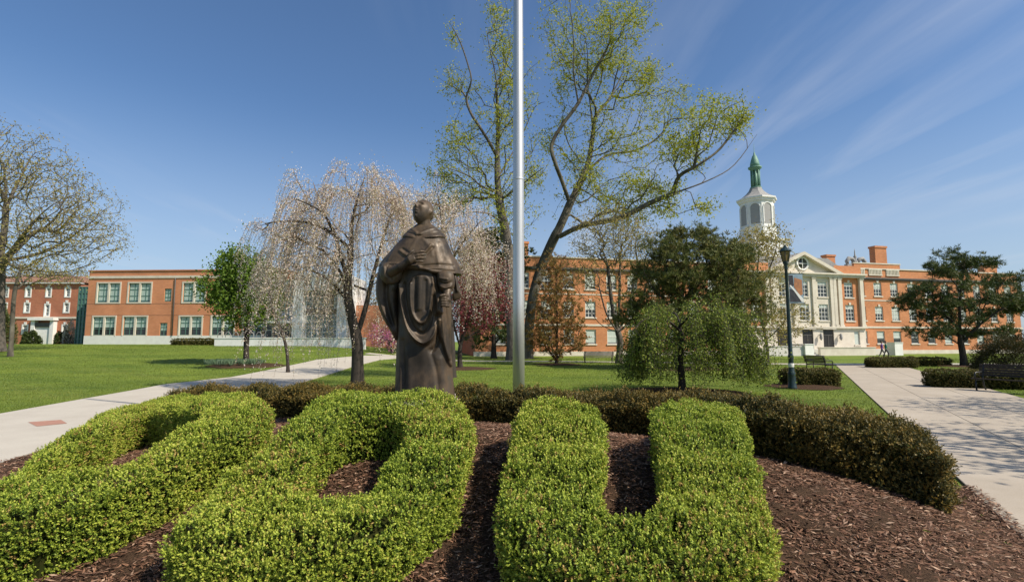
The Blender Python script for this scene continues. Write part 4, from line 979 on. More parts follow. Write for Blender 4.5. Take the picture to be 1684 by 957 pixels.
class Skel:
    def __init__(s, alpha=.45, step=.4): s.p = []; s.par = []; s.pl = []; s.alpha = alpha; s.step = step; s.seed_end = 0; s.sb = .8
    def node(s, p, par):
        s.p.append(np.array(p, float)); s.par.append(par); s.pl.append(0 if par < 0 else s.pl[par]+float(np.linalg.norm(s.p[-1]-s.p[par]))); return len(s.p)-1
    def poly(s, pts, par=None):
        pts = [np.array(p, float) for p in pts]
        if len(pts) > 2: pts = list(smooth_poly(pts, 4, False))
        if s.p:
            j = int(np.argmin(np.linalg.norm(np.array(s.p)-pts[0], axis=1)))
            if np.linalg.norm(s.p[j]-pts[0]) < s.step: pts = pts[1:]
        else: j = -1
        for q in pts:
            if j >= 0:
                L_ = np.linalg.norm(q-s.p[j]); k = max(1, int(L_/s.step)); a = s.p[j]
                for i in range(1, k+1): j = s.node(a+(q-a)*i/k, j)
            else: j = s.node(q, -1)
        s.seed_end = len(s.p); return j
    def grow(s, A, jit=.04, minr=0, droop=0.0, upb=0.0):
        A = np.asarray(A); base = np.array(s.p)
        d0 = np.array([np.min(np.linalg.norm(base-a, axis=1)) for a in A]); A = A[np.argsort(d0)]
        cap = len(s.p)+len(A)*40; arr = np.zeros((cap,3)); arr[:len(s.p)] = base; pl = np.zeros(cap); pl[:len(s.p)] = s.pl; n = len(s.p)
        tips = []
        for a in A:
            D = arr[:n]-a; dist = np.sqrt((D*D).sum(1)); cost = dist+s.alpha*pl[:n]+np.where(D[:,2] > 0, D[:,2]*upb, 0)
            if minr: cost[:minr] += 1e6
            j = int(np.argmin(cost)); q = arr[j]; L_ = dist[j]
            if L_ < .02: continue
            pj = s.par[j]; tdir = (q-arr[pj]) if pj >= 0 else np.array([0,0,1.]); tdir = tdir/max(np.linalg.norm(tdir), 1e-6)
            k = max(1, int(L_/s.step)); c1 = q+tdir*L_*.35+np.array([0,0,.10*L_-droop*L_])
            for i in range(1, k+1):
                t = i/k; w = (1-t)**2*q+2*(1-t)*t*c1+t*t*a
                if i < k: w = w+rng.normal(0, jit*min(L_, 1.5), 3)
                s.node(w, j); j = n; arr[n] = w; pl[n] = s.pl[-1]; n += 1
            tips.append(j)
        return tips
    def finish(s, rbase, rtip):
        n = len(s.p); cnt = np.zeros(n); kids = [[] for _ in range(n)]
        for i in range(n):
            if s.par[i] >= 0: kids[s.par[i]].append(i)
        for i in range(n-1, -1, -1):
            if not kids[i] or i < s.seed_end: cnt[i] += 1.0 if not kids[i] else s.sb
            if s.par[i] >= 0: cnt[s.par[i]] += cnt[i]
        e = math.log(max(cnt[0], 2))/math.log(rbase/rtip); rad = rtip*cnt**(1/e)
        P_ = np.array(s.p); chains = []; stack = [(0, None)]
        while stack:
            i, pp = stack.pop(); ch = [pp, i] if pp is not None else [i]; rd = [min(rad[pp], rad[i]*1.05) if pp is not None else 0, rad[i]] if pp is not None else [rad[i]]
            while kids[i]:
                ks = sorted(kids[i], key=lambda q: -cnt[q])
                for q in ks[1:]: stack.append((q, i))
                i = ks[0]; ch.append(i); rd.append(rad[i])
            chains.append((P_[ch], np.array(rd), ch))
        return rad, chains
def pts_px(blobs, Y, depth, clump=0, cs=.17):
    """random points in ellipses given in photo pixels, with real depth; clump = points per cluster"""
    out = []
    for (u, v, ru, rv, n, *dd) in blobs:
        dm = dd[0] if dd else depth; oy = dd[1] if len(dd) > 1 else 0
        if clump:
            m = max(2, int(n/clump)); c = rand_dirs(m)*(rng.random(m)**.40)[:,None]; q = c[rng.integers(m, size=n)]+rng.normal(0, cs, (n,3))
        else: q = rand_dirs(n)*(rng.random(n)**.40)[:,None]
        for a in q:
            Yy = Y+oy+a[1]*dm; p = P(u+a[0]*ru, v+a[2]*rv, Y+oy); out.append((p.x*1.0, Yy, p.z))
    return np.array(out)
def tree(name, base, seeds, A, rbase, rtip, mb, mt, mleaf, label, cat, group=None, alpha=.45, step=.45, leafn=8, leafs=.5, L=.16, Wd=.10, nside=8, along=0, droop=0, upb=0, thr=.06, jit=.04, leafpos=None, minr=0, flare=1.5, extra=None, crown='crown', updir=.2):
    root = thing(name, base, label, cat, group); off = np.array(base)
    sk = Skel(alpha, step)
    for s_ in seeds: sk.poly(s_)
    mr = minr(sk) if callable(minr) else minr
    tips = sk.grow(A, jit=jit, droop=droop, upb=upb, minr=mr)
    rad, chains = sk.finish(rbase, rtip)
    thick = []; thin = []
    for i, (pt, rd, ch) in enumerate(chains):
        if i == 0:
            rd = rd.copy(); zz = pt[:,2]-pt[0,2]; rd *= 1+(flare-1)*np.exp(-zz/(rbase*2.2))
        (thick if rd.max() > thr else thin).append((pt, rd))
    V, Fq = tubes_mesh(thick, nside); link('trunk', npmesh('trunk', V-off, Fq, True), mb, root)
    if thin: V, Fq = tubes_mesh(thin, 5); link('branches', npmesh('branches', V-off, Fq, True), mt, root)
    P_ = np.array(sk.p); tp = P_[tips]
    if leafn:
        src = [tp]
        if along:
            m = rad < rtip*2.2; m[:sk.seed_end] = False; src.append(P_[m][rng.random(m.sum()) < along])
        C = np.concatenate(src); C = np.repeat(C, leafn, 0); C = C+rng.normal(0, leafs, C.shape)*rng.random((len(C),1))
        n = len(C); D = rand_dirs(n)+np.array([0,0,updir]); V, Fq = leaf_quads(C-off, D, rand_dirs(n), L*rng.uniform(.6,1.3,n), Wd*rng.uniform(.7,1.2,n))
        link(crown, npmesh(crown, V, Fq, rnd=rng.random(n)), mleaf, root)
    return root, sk, tp, rad, P_
def pz(l, Y, dy=None):
    return [tuple(P(u, v, Y+(dy[i] if dy else 0))) for i, (u, v) in enumerate(l)]

M['leaf_yel'] = leafmat('young yellow-green leaves', [(.20,.25,.02), (.31,.35,.03), (.44,.44,.045), (.38,.36,.05)], trans=.45)
M['leaf_yel2'] = leafmat('budding gold-green leaves', [(.28,.22,.06), (.36,.28,.08), (.30,.29,.07), (.40,.30,.12)], trans=.4)
M['leaf_tan'] = leafmat('tan budding leaves', [(.22,.15,.06), (.30,.21,.08), (.27,.22,.07)], trans=.35)
M['leaf_green'] = leafmat('fresh green leaves', [(.055,.115,.015), (.11,.19,.022), (.19,.28,.035), (.14,.22,.03)], trans=.4)
M['leaf_weep'] = leafmat('weeping green leaves', [(.07,.11,.016), (.13,.18,.024), (.21,.26,.036), (.30,.32,.06)], trans=.35)
M['blossom'] = leafmat('pale pink blossom', [(.74,.56,.50), (.84,.72,.65), (.88,.80,.73), (.40,.38,.14), (.70,.50,.40)], trans=.35, rough=.7)
M['blossom_w'] = leafmat('white blossom', [(.60,.52,.46), (.68,.62,.56), (.30,.32,.12), (.66,.56,.52)], trans=.35, rough=.7)
M['leaf_red'] = leafmat('dark red leaves', [(.11,.018,.022), (.20,.035,.045), (.28,.06,.08), (.16,.06,.035)], trans=.35)
M['leaf_mag'] = leafmat('magenta blossom', [(.40,.08,.18), (.52,.16,.30), (.45,.25,.30)], trans=.3)
M['pine'] = leafmat('pine needles', [(.03,.05,.015), (.06,.09,.024), (.105,.13,.034), (.19,.15,.05)], trans=.12)
M['pine_brown'] = leafmat('olive pine needles', [(.055,.07,.018), (.10,.12,.028), (.16,.165,.04), (.26,.19,.06)], trans=.15)
M['rust'] = leafmat('rusty needles', [(.26,.12,.035), (.34,.17,.05), (.18,.15,.04), (.30,.22,.07)], trans=.25)
M['shrub'] = leafmat('shrub leaves', [(.03,.05,.012), (.055,.08,.02), (.09,.11,.03)], trans=.25)
M['olive'] = leafmat('olive shrub leaves', [(.035,.035,.012), (.06,.055,.018), (.09,.08,.025)], trans=.25)

# --- right-leaning plane tree
Y = 52
b0 = P(866, 590, Y); b0.z = Tz(b0.x, Y)
seeds = [[tuple(b0)]+pz([(870,540),(876,490),(888,446),(905,405),(923,368),(937,335)], Y, [0,0,0,-.5,-1,-1]),
 pz([(937,335),(925,300),(914,271),(907,240),(924,207),(951,170),(974,124),(997,83),(1011,45)], Y, [-1,-2,-3,-3,-3,-3,-2,-2,-1]),
 pz([(951,170),(943,118),(944,83),(940,30)], Y, [-3,-4,-5,-6]),
 pz([(937,335),(965,276),(974,230),(979,193),(997,170),(1020,142),(1057,115),(1087,99)], Y, [-1,0,1,1,2,3,4,5]),
 pz([(1000,166),(1024,120),(1030,80)], Y, [2,3,3]), pz([(976,215),(970,165),(966,120)], Y, [1,4,6]),
 pz([(958,290),(997,256),(1043,248),(1084,225),(1107,188),(1130,161)], Y, [0,3,5,6,7,8]),
 pz([(915,392),(956,372),(1020,358),(1075,331),(1112,317),(1167,296),(1208,271),(1245,221)], Y, [-1,-3,-5,-6,-6,-6,-5,-4]),
 pz([(1107,318),(1117,290),(1149,271),(1185,244),(1222,193)], Y, [-6,-7,-8,-8,-8]), pz([(1142,274),(1148,240),(1153,211)], Y, [-8,-8,-9]),
 pz([(940,330),(950,310),(985,330),(1005,350)], Y, [-1,2,4,5]), pz([(962,372),(985,385),(1020,400)], Y, [-3,0,2])]
A = pts_px([(975,50,80,55,230,5),(1020,90,75,55,210,5),(950,120,60,60,110,5),(1060,110,40,40,70,4),(1000,190,80,50,110,5),(1050,235,80,45,110,5),(1110,190,60,40,110,4,5),
            (1176,214,58,48,130,4,-7),(1140,245,56,36,90,4,-7),(980,290,60,50,130,6),(1060,300,70,40,130,5),(1020,345,70,40,120,5),(930,250,40,60,50,4),(1115,335,50,28,70,3,-6),(1208,225,26,36,40,2.5,-6)], Y, 6, 11, .2)
tree('plane_tree', tuple(b0), seeds, A, .50, .017, M['bark_pale'], M['bark_grey'], M['leaf_yel'], 'tall spring tree with pale leaning trunk and long low limb, right of flagpole', 'tree',
     alpha=.35, step=.7, leafn=18, leafs=.62, L=.22, Wd=.13, along=.16, thr=.09)
# --- left tall tree behind the flagpole
Y = 48
b0 = P(842, 592, Y); b0.z = Tz(b0.x, Y)
seeds = [[tuple(b0)]+pz([(841,540),(838,480),(838,430),(832,385),(822,335),(818,294),(818,250),(819,200),(817,160),(816,138)], Y, [0,0,0,0,0,0,.5,1,1,1]),
 pz([(816,138),(829,115),(838,80),(835,50)], Y, [1,2,2,2]),
 pz([(817,258),(805,235),(790,211),(774,186),(767,161),(775,133),(769,105),(757,70),(747,50)], Y, [0,-1,-2,-2,-2,-3,-3,-3,-3]), pz([(768,163),(749,149)], Y, [-2,-3]),
 pz([(819,292),(845,248),(862,215),(880,176),(896,168)], Y, [0,2,3,4,4]), pz([(816,317),(790,305),(772,290),(735,276)], Y, [0,-2,-3,-4]), pz([(820,325),(798,318),(776,315),(740,320)], Y, [0,2,4,5]),
 pz([(829,368),(810,355),(790,349),(758,352),(735,372)], Y, [0,-2,-3,-4,-4]), pz([(822,330),(850,310),(875,290),(895,275)], Y, [0,-1,-2,-3])]
A = pts_px([(765,120,35,50,60,3),(830,90,45,60,110,4),(840,150,45,50,110,4),(800,230,40,50,80,4),(850,220,40,50,100,4),(755,250,45,50,120,4),(770,300,65,50,170,5),(860,290,45,50,120,4),(745,330,50,40,100,4),(830,340,60,45,90,5),(745,70,14,30,16,2,-3),(820,45,30,25,16,3)], Y, 5, 10, .2)
tree('spring_tree', tuple(b0), seeds, A, .46, .016, M['bark_grey'], M['bark_grey'], M['leaf_yel'], 'tall upright tree with sparse young leaves behind statue and flagpole', 'tree',
     alpha=.35, step=.7, leafn=15, leafs=.6, L=.19, Wd=.12, along=.10, thr=.09)
# --- big budding tree at the left edge
Y = 42
b0 = P(-4, 575, Y); b0.z = Tz(b0.x, Y)
seeds = [[tuple(b0)]+pz([(-3,530),(-2,480),(-1,440),(2,410),(8,370),(10,320),(6,270)], Y), pz([(-2,450),(15,420),(40,385),(70,350),(105,325)], Y, [0,-1,-2,-3,-3]), pz([(0,430),(30,425),(70,415),(110,395),(150,365)], Y, [0,1,2,3,3]),
  pz([(10,340),(30,300),(50,260)], Y, [0,1,2]), pz([(2,415),(-30,380),(-60,330),(-80,270)], Y, [0,1,2,3]), pz([(20,418),(60,380),(95,380),(125,345)], Y, [-1,0,1,1]), pz([(10,330),(-15,280),(-20,240)], Y, [0,-2,-3])]
A = pts_px([(20,265,80,62,430,6),(90,320,75,55,420,6),(120,385,65,48,330,5),(60,400,90,50,300,6),(-60,320,90,90,160,6),(150,370,32,40,80,4),(70,450,80,25,80,4)], Y, 6)
tree('budding_tree', tuple(b0), seeds, A, .42, .014, M['bark_grey'], M['bark_grey'], M['leaf_yel2'], 'large budding tree with spreading bare branches at the left edge of the photo', 'tree', alpha=.32, step=.6, leafn=7, leafs=.55, L=.16, Wd=.10, along=.12, thr=.08)
# --- thin tree in front of the old building
Y = 37
b0 = P(18, 573, Y); b0.z = Tz(b0.x, Y)
seeds = [[tuple(b0)]+pz([(20,540),(22,500),(26,470),(34,445)], Y), pz([(24,480),(50,455),(75,440)], Y, [0,1,1])]
A = pts_px([(50,440,55,30,90,2.5),(30,420,40,30,60,2.5),(90,450,40,18,40,2)], Y, 2.5)
tree('young_tree', tuple(b0), seeds, A, .14, .010, M['bark_pale'], M['bark_grey'], M['leaf_yel2'], 'slender pale-trunked young tree beside the large left budding tree', 'tree', alpha=.3, step=.4, leafn=6, leafs=.35, L=.12, Wd=.08, thr=.05)
# --- small dense green tree
Y = 31.0
b0 = P(405, 600, Y); b0.z = Tz(b0.x, Y)
seeds = [[tuple(b0)]+pz([(405,570),(406,545),(405,520),(402,490),(400,460)], Y), pz([(405,530),(385,500),(370,470)], Y, [0,-.5,-1]), pz([(405,528),(425,500),(440,470)], Y, [0,.5,1])]
A = pts_px([(400,440,40,34,150,1.7),(372,470,38,36,130,1.7),(430,475,38,42,150,1.8),(400,505,58,36,170,2)], Y, 1.8)
def mulch_ring(c, r, label):
    n = 40; b = MB(); rings = [(r, .012), (r*.7, .07), (r*.3, .10), (.01, .11)]; V = []
    for rr_, dz in rings:
        for i in range(n):
            a = 2*math.pi*i/n; q = rr_*(1+.05*math.sin(3*a+1)+.03*math.sin(7*a)) if rr_ == r else rr_; x, y = c[0]+q*math.cos(a), c[1]+q*math.sin(a); V.append((x, y, Tz(x, y)+dz))
    F_ = [(k*n+i, k*n+(i+1)%n, (k+1)*n+(i+1)%n, (k+1)*n+i) for k in range(3) for i in range(n)]
    b.add(V, F_, True); o = b.build('mulch_ring', M['mulch_base']); tag(o, kind='structure')
mulch_ring(b0, 2.1, '')
tree('small_green_tree', tuple(b0), seeds, A, .15, .012, M['bark_dark'], M['bark_dark'], M['leaf_green'], 'small round dense bright-green tree on the left lawn', 'tree', alpha=.3, step=.35, leafn=34, leafs=.38, L=.15, Wd=.11, thr=.05)
# daffodil leaves in its ring
n = 900; a = rng.uniform(0, 2*np.pi, n); r_ = rng.uniform(.5, 1.6, n)
clump = np.round(a/.45)*.45; C = np.c_[b0.x-.5+r_*np.cos(clump)*1.0+rng.normal(0,.07,n), b0.y-.3+.8*r_*np.sin(clump)+rng.normal(0,.07,n), np.full(n, b0.z+.08)]
V, Fq = leaf_quads(C, rand_dirs(n)*.35+np.array([0,0,1]), rand_dirs(n), .36, .045)
M['daff'] = leafmat('bulb leaves', [(.10,.17,.09), (.16,.24,.13), (.2,.27,.17)], trans=.3)
tag(link('bulb_foliage', npmesh('bulb_foliage', V, Fq, rnd=rng.random(n)), M['daff']), 'grey-green bulb leaves round the foot of the small green tree', 'plants', kind='stuff')

# --- weeping trees
def weeping(name, base, seeds, A, rbase, rtip, mb, mt, mleaf, label, cat, strands, slen, minz, leafper, L, Wd, leafn=6, leafs=.2, alpha=.4, step=.3, out=.25, thr=.05, gap=.055, jitter=.05, tipsel=None, group=None):
    root, sk, tp, rad, P_ = tree(name, base, seeds, A, rbase, rtip, mb, mt, mleaf, label, cat, group, alpha=alpha, step=step, leafn=leafn, leafs=leafs, L=L, Wd=Wd, thr=thr)
    off = np.array(base); src = tp if tipsel is None else tp[tipsel(tp)]
    ch = []; leafC = []; leafD = []
    for q in range(strands):
        p = src[rng.integers(len(src))]+rng.normal(0, .1, 3); o = p[:2]-off[:2]; o = o/max(np.linalg.norm(o), .1)
        Ls = slen*rng.uniform(.4, 1.2); Ls = min(Ls, max(p[2]-off[2]-minz*rng.uniform(.7,1.6), .3)); n = max(4, int(Ls/.22)); t = np.linspace(0, 1, n)
        w = rng.normal(0, .07, 2); pts = np.c_[p[0]+o[0]*out*(1-(1-t)**2)*min(Ls,2)+w[0]*Ls*t*t, p[1]+o[1]*out*(1-(1-t)**2)*min(Ls,2)+w[1]*Ls*t*t, p[2]+.12*np.sin(np.pi*np.minimum(t*2.5,1))-Ls*t**1.35]
        ch.append((pts-off, np.linspace(rtip*.7, rtip*.3, n)))
        m = int(Ls/gap*leafper); tt = rng.random(m); ii = np.minimum((tt*(n-1)).astype(int), n-2); fr = (tt*(n-1)-ii)[:,None]
        leafC.append(pts[ii]*(1-fr)+pts[ii+1]*fr+rng.normal(0, jitter, (m,3)))
    V, Fq = tubes_mesh(ch, 3); link('hanging_twigs', npmesh('hanging_twigs', V, Fq, True), mt, root)
    C = np.concatenate(leafC); n = len(C); V, Fq = leaf_quads(C-off, rand_dirs(n)+np.array([0,0,-.4]), rand_dirs(n), L*rng.uniform(.6,1.25,n), Wd*rng.uniform(.7,1.2,n))
    link('hanging_foliage', npmesh('hanging_foliage', V, Fq, rnd=rng.random(n)), mleaf, root)
    return root
# pink weeping cherry
Y = 18.5
b0 = P(588, 634, Y); b0.z = Tz(b0.x, Y)
seeds = [[tuple(b0)]+pz([(588,600),(587,560),(578,520),(572,480),(575,440),(578,400),(580,360),(590,320),(600,290)], Y, [0,0,0,0,0,.2,.4,.5,.5]),
  pz([(586,555),(600,510),(612,460),(625,410),(640,360),(650,330)], Y, [0,.3,.6,1,1.2,1.3]), pz([(575,470),(560,420),(548,380),(530,350),(505,335)], Y, [0,-.4,-.8,-1.2,-1.5]),
  pz([(577,410),(540,380),(500,365),(455,365),(425,372)], Y, [0,-.3,-.6,-.8,-.8]), pz([(576,500),(540,460),(500,440),(470,430)], Y, [0,.6,1.2,1.6]), pz([(545,378),(525,330),(515,300)], Y, [-.8,0,.4]), pz([(612,460),(640,430),(665,410)], Y, [.6,-.3,-.8])]
A = pts_px([(598,315,52,44,95,1.9),(513,325,42,38,60,1.8),(640,340,48,45,60,1.8),(470,375,60,22,50,1.6),(560,390,85,45,90,2.2),(640,410,50,45,50,1.8),(500,420,70,35,45,2.0),(430,400,36,20,12,1.2),(530,470,40,30,30,2.0),(480,450,30,24,14,1.4),(640,480,36,40,26,1.4)], Y, 2, 7, .2)
weeping('weeping_cherry', tuple(b0), seeds, A, .20, .009, M['bark_dark'], M['twig_red'], M['blossom'], 'pale pink weeping cherry tree with trailing blossom left of the statue', 'tree', 800, 3.0, .25, 2.0, .044, .036, leafn=22, leafs=.26, gap=.05, out=.35, jitter=.035, tipsel=lambda p: (p[:,0] > -8.0) | (rng.random(len(p)) < .35))
# low trailing curtain pieces (same tree): blossoms reaching the ground on the left
# second weeping cherry behind the statue
Y = 25
b0 = P(742, 606, Y); b0.z = Tz(b0.x, Y)
seeds = [[tuple(b0)]+pz([(742,570),(738,520),(735,470),(735,420),(728,370),(720,320)], Y), pz([(736,440),(760,400),(785,370)], Y, [0,-.5,-1]), pz([(735,430),(712,390),(690,350)], Y, [0,.5,1]), pz([(730,380),(755,340),(770,310)], Y, [0,.5,1])]
A = pts_px([(715,330,45,40,80,2.2),(765,365,50,45,85,2.2),(790,420,50,30,50,2.0),(730,410,60,50,70,2.2),(690,400,30,50,40,2)], Y, 2)
weeping('weeping_cherry', tuple(b0), seeds, A, .2, .010, M['bark_dark'], M['twig_red'], M['blossom'], 'pink weeping cherry behind the statue, right of its head and shoulder', 'tree', 430, 2.6, 1.4, 1.9, .060, .048, leafn=18, leafs=.32, gap=.075, jitter=.05)
# white cherry in front of the green tree
Y = 27
b0 = P(474, 606, Y); b0.z = Tz(b0.x, Y)
seeds = [[tuple(b0)]+pz([(472,580),(465,550),(452,520),(442,480),(440,440)], Y), pz([(455,525),(425,490),(410,460)], Y, [0,-.4,-.8])]
A = pts_px([(438,462,24,28,34,1.0),(450,432,18,16,12,.8)], Y, 1.2)
weeping('weeping_cherry', tuple(b0), seeds, A, .08, .008, M['bark_dark'], M['twig_red'], M['blossom_w'], 'small whitish weeping cherry in front of the round green tree', 'tree', 70, 1.0, 1.3, .9, .085, .065, leafn=16, leafs=.28, gap=.07, jitter=.07)
# weeping green tree on the right
Y = 17.6
b0 = P(1122, 645, Y); b0.z = Tz(b0.x, Y)
seeds = [[tuple(b0)]+pz([(1121,620),(1118,590),(1122,560),(1118,535),(1124,515)], Y), pz([(1120,545),(1090,522),(1060,525),(1040,545)], Y, [0,-.5,-.9,-1.1]), pz([(1121,545),(1150,520),(1185,522),(1215,545)], Y, [0,.5,.9,1.0]), pz([(1120,535),(1110,515),(1090,510)], Y, [0,1,1.8]), pz([(1120,535),(1140,515),(1165,512)], Y, [0,-1,-1.8])]
A = pts_px([(1125,520,66,20,90,2.0),(1072,540,40,26,50,1.7),(1180,538,44,28,60,1.8),(1130,560,84,26,70,2.1),(1052,572,20,22,16,1.1),(1212,575,20,26,18,1.2)], Y, 2.2, 9, .22)
mulch_ring(b0, 2.0, '')
weeping('weeping_green_tree', tuple(b0), seeds, A, .11, .009, M['bark_dark'], M['bark_dark'], M['leaf_weep'], 'low umbrella-shaped weeping green tree on the lawn right of the flagpole', 'tree', 900, 1.9, .35, 1.4, .075, .050, leafn=16, leafs=.22, gap=.05, out=.38, jitter=.05)

# --- crabapple with dark red leaves
Y = 33
b0 = P(757, 604, Y); b0.z = Tz(b0.x, Y)
seeds = [[tuple(b0)]+pz([(756,585),(758,565),(765,540),(775,510),(785,480)], Y), pz([(757,572),(748,540),(742,510)], Y, [0,-.5,-1]), pz([(760,560),(785,545),(812,525)], Y, [0,.8,1.2])]
A = pts_px([(790,455,48,42,130,2.5),(765,490,44,40,120,2.4),(815,500,30,38,80,2),(770,530,48,22,70,2),(740,480,24,40,40,2)], Y, 2.4)
mulch_ring(b0, 2.2, '')
tree('crabapple_tree', tuple(b0), seeds, A, .15, .011, M['bark_dark'], M['bark_dark'], M['leaf_red'], 'dark red-leaved crabapple tree between statue and flagpole', 'tree', alpha=.3, step=.4, leafn=18, leafs=.42, L=.12, Wd=.09, along=.2, thr=.05)
# --- redbud far behind
Y = 50
b0 = P(645, 584, Y); b0.z = Tz(b0.x, Y)
A = pts_px([(640,558,26,20,90,1.6),(620,552,18,20,40,1.3)], Y, 1.5)
tree('redbud_tree', tuple(b0), [[tuple(b0)]+pz([(644,575),(642,565)], Y)], A, .12, .012, M['bark_dark'], M['bark_dark'], M['leaf_mag'], 'small distant magenta-flowering tree left of the statue', 'tree', alpha=.3, step=.4, leafn=10, leafs=.35, L=.14, Wd=.11, thr=.05)
# --- vase-shaped bare tree
Y = 41
b0 = P(1018, 592, Y); b0.z = Tz(b0.x, Y)
seeds = [[tuple(b0)]+pz([(1019,575),(1020,560),(1016,545)], Y)]
for (uu, vv, dd) in [(985,470,-1.5),(1000,440,0),(1020,420,1.5),(1045,450,1),(965,500,-1),(1040,500,-2),(1060,480,.5)]: seeds.append(pz([(1016,547),((1016+uu)/2+(uu-1016)*.1,(547+vv)/2+8),(uu,vv)], Y, [0,dd*.6,dd]))
A = pts_px([(1000,385,66,48,620,3.5),(1045,415,62,55,480,3.5),(962,440,38,42,240,3),(1082,440,30,42,150,2.5),(1000,470,60,40,100,3)], Y, 3.5)
tree('bare_spring_tree', tuple(b0), seeds, A, .24, .010, M['bark_grey'], M['bark_grey'], M['leaf_yel2'], 'vase-shaped nearly bare tree with dense upright twigs in front of the brick hall', 'tree', alpha=.22, step=.5, leafn=6, leafs=.45, L=.13, Wd=.09, thr=.05, jit=.02, along=.12)
# --- serviceberry near the tower
Y = 40
b0 = P(1262, 592, Y); b0.z = Tz(b0.x, Y)
seeds = [[tuple(b0)]+pz([(1262,575),(1258,550),(1250,510),(1245,460),(1248,420)], Y), pz([(1260,560),(1285,535),(1300,510)], Y, [0,-.5,-1]), pz([(1252,520),(1225,470),(1215,430)], Y, [0,1,1]), pz([(1248,480),(1270,430),(1278,400)], Y, [0,0,0])]
A = pts_px([(1255,400,46,32,190,2.5),(1255,460,60,40,120,2.5),(1285,520,50,34,110,2.5),(1220,450,40,50,90,2.5),(1250,550,60,22,60,2.5)], Y, 2.5)
tree('serviceberry_tree', tuple(b0), seeds, A, .12, .009, M['bark_grey'], M['twig'], M['leaf_yel2'], 'light airy tree with sparse buff leaves below the white clock tower, left of the lamp', 'tree', alpha=.3, step=.4, leafn=15, leafs=.42, L=.13, Wd=.10, thr=.05, along=.3)

# --- conifers
def conifer(name, base, seeds, A, rbase, mleaf, label, alpha=.55, tufts=18, nl=.30, nw=.034, spread=.30, step=.4, mb=None, cat='pine tree', along=.25, thr=.05, upb=0, kk=3):
    root = thing(name, base, label, cat); off = np.array(base); sk = Skel(alpha, step)
    for s_ in seeds: sk.poly(s_)
    tips = sk.grow(A, jit=.04, upb=upb); rad, chains = sk.finish(rbase, .012)
    thick = [(p, r*(1+.5*np.exp(-(p[:,2]-p[0,2])/.4)) if i == 0 else r) for i, (p, r, c) in enumerate(chains) if r.max() > thr]; thin = [(p, r) for i, (p, r, c) in enumerate(chains) if r.max() <= thr]
    V, Fq = tubes_mesh(thick, 8); link('trunk', npmesh('trunk', V-off, Fq, True), mb or M['bark_dark'], root)
    V, Fq = tubes_mesh(thin, 4); link('branches', npmesh('branches', V-off, Fq, True), M['bark_dark'], root)
    P_ = np.array(sk.p); m = rad < .03; m[:sk.seed_end] = False; m &= rng.random(len(m)) < along
    C = np.concatenate([P_[tips], P_[m]]); nb_ = len(C); k = kk
    C = np.repeat(C, k, 0)+rng.normal(0, spread, (nb_*k, 3))*np.array([1,1,.6])
    ax = rand_dirs(len(C))*.5+np.array([0,0,.7]); n = len(C)*tufts; Cn = np.repeat(C, tufts, 0); D = np.repeat(ax, tufts, 0)+rand_dirs(n)*.85
    V, Fq = leaf_quads(Cn-off, D, rand_dirs(n), nl*rng.uniform(.7,1.2,n), nw); rn = np.clip(np.repeat(rng.random(len(C)), tufts)*.6+rng.random(n)*.4, 0, 1)
    link('needles', npmesh('needles', V, Fq, rnd=rn), mleaf, root); return root
def whorls(u0, u1, v0, v1, Y, wtop, wbot, levels, per, depthf=1.0, asym=None):
    """attractors for a layered pine: px extents per level"""
    out = []
    for i in range(levels):
        t = i/(levels-1); v = v0+(v1-v0)*t; w = wtop+(wbot-wtop)*math.sin(min(1, t*1.15)*math.pi/2)
        for k in range(int(per*(.4+t))):
            a = rng.uniform(0, 2*np.pi); r_ = math.sqrt(rng.uniform(.08, 1)); uu = u0+(u1-u0)*t+math.cos(a)*r_*w; p = P(uu, v+rng.normal(0, 5)-8*r_, Y)
            out.append((p.x, Y+math.sin(a)*r_*w*Y/F*depthf, p.z))
    return np.array(out)
# right pine
Y = 36
b0 = P(1586, 602, Y); b0.z = Tz(b0.x, Y)
seeds = [[tuple(b0)]+pz([(1583,580),(1579,555),(1578,520),(1580,480),(1585,440),(1590,412)], Y), pz([(1581,565),(1610,535),(1650,505),(1675,480)], Y, [0,-.5,-1,-1]), pz([(1580,545),(1550,515),(1510,500)], Y, [0,.5,1]), pz([(1580,490),(1550,465),(1520,455)], Y, [0,-1,-1.5]), pz([(1584,450),(1615,430),(1640,425)], Y, [0,.5,1])]
A = np.concatenate([pts_px([(1580,425,30,18,34,1.2),(1620,440,28,18,34,1.5),(1550,450,30,18,36,1.5),(1520,480,26,16,34,1.5),(1590,470,60,24,80,2.8),(1650,480,36,22,60,1.8),(1500,500,20,14,22,1.2),(1540,510,34,20,44,2),(1610,510,60,22,70,2.8),(1560,540,60,20,60,2.6),(1665,500,24,26,50,1.5),(1630,545,40,18,40,2)], Y, 2, 6, .17)])
mulch_ring(b0, 1.8, '')
conifer('pine_tree', tuple(b0), seeds, A, .20, M['pine'], 'dark green spreading pine in front of the right wing of the hall', nl=.30, nw=.034, spread=.22, tufts=15, along=.10, kk=5)
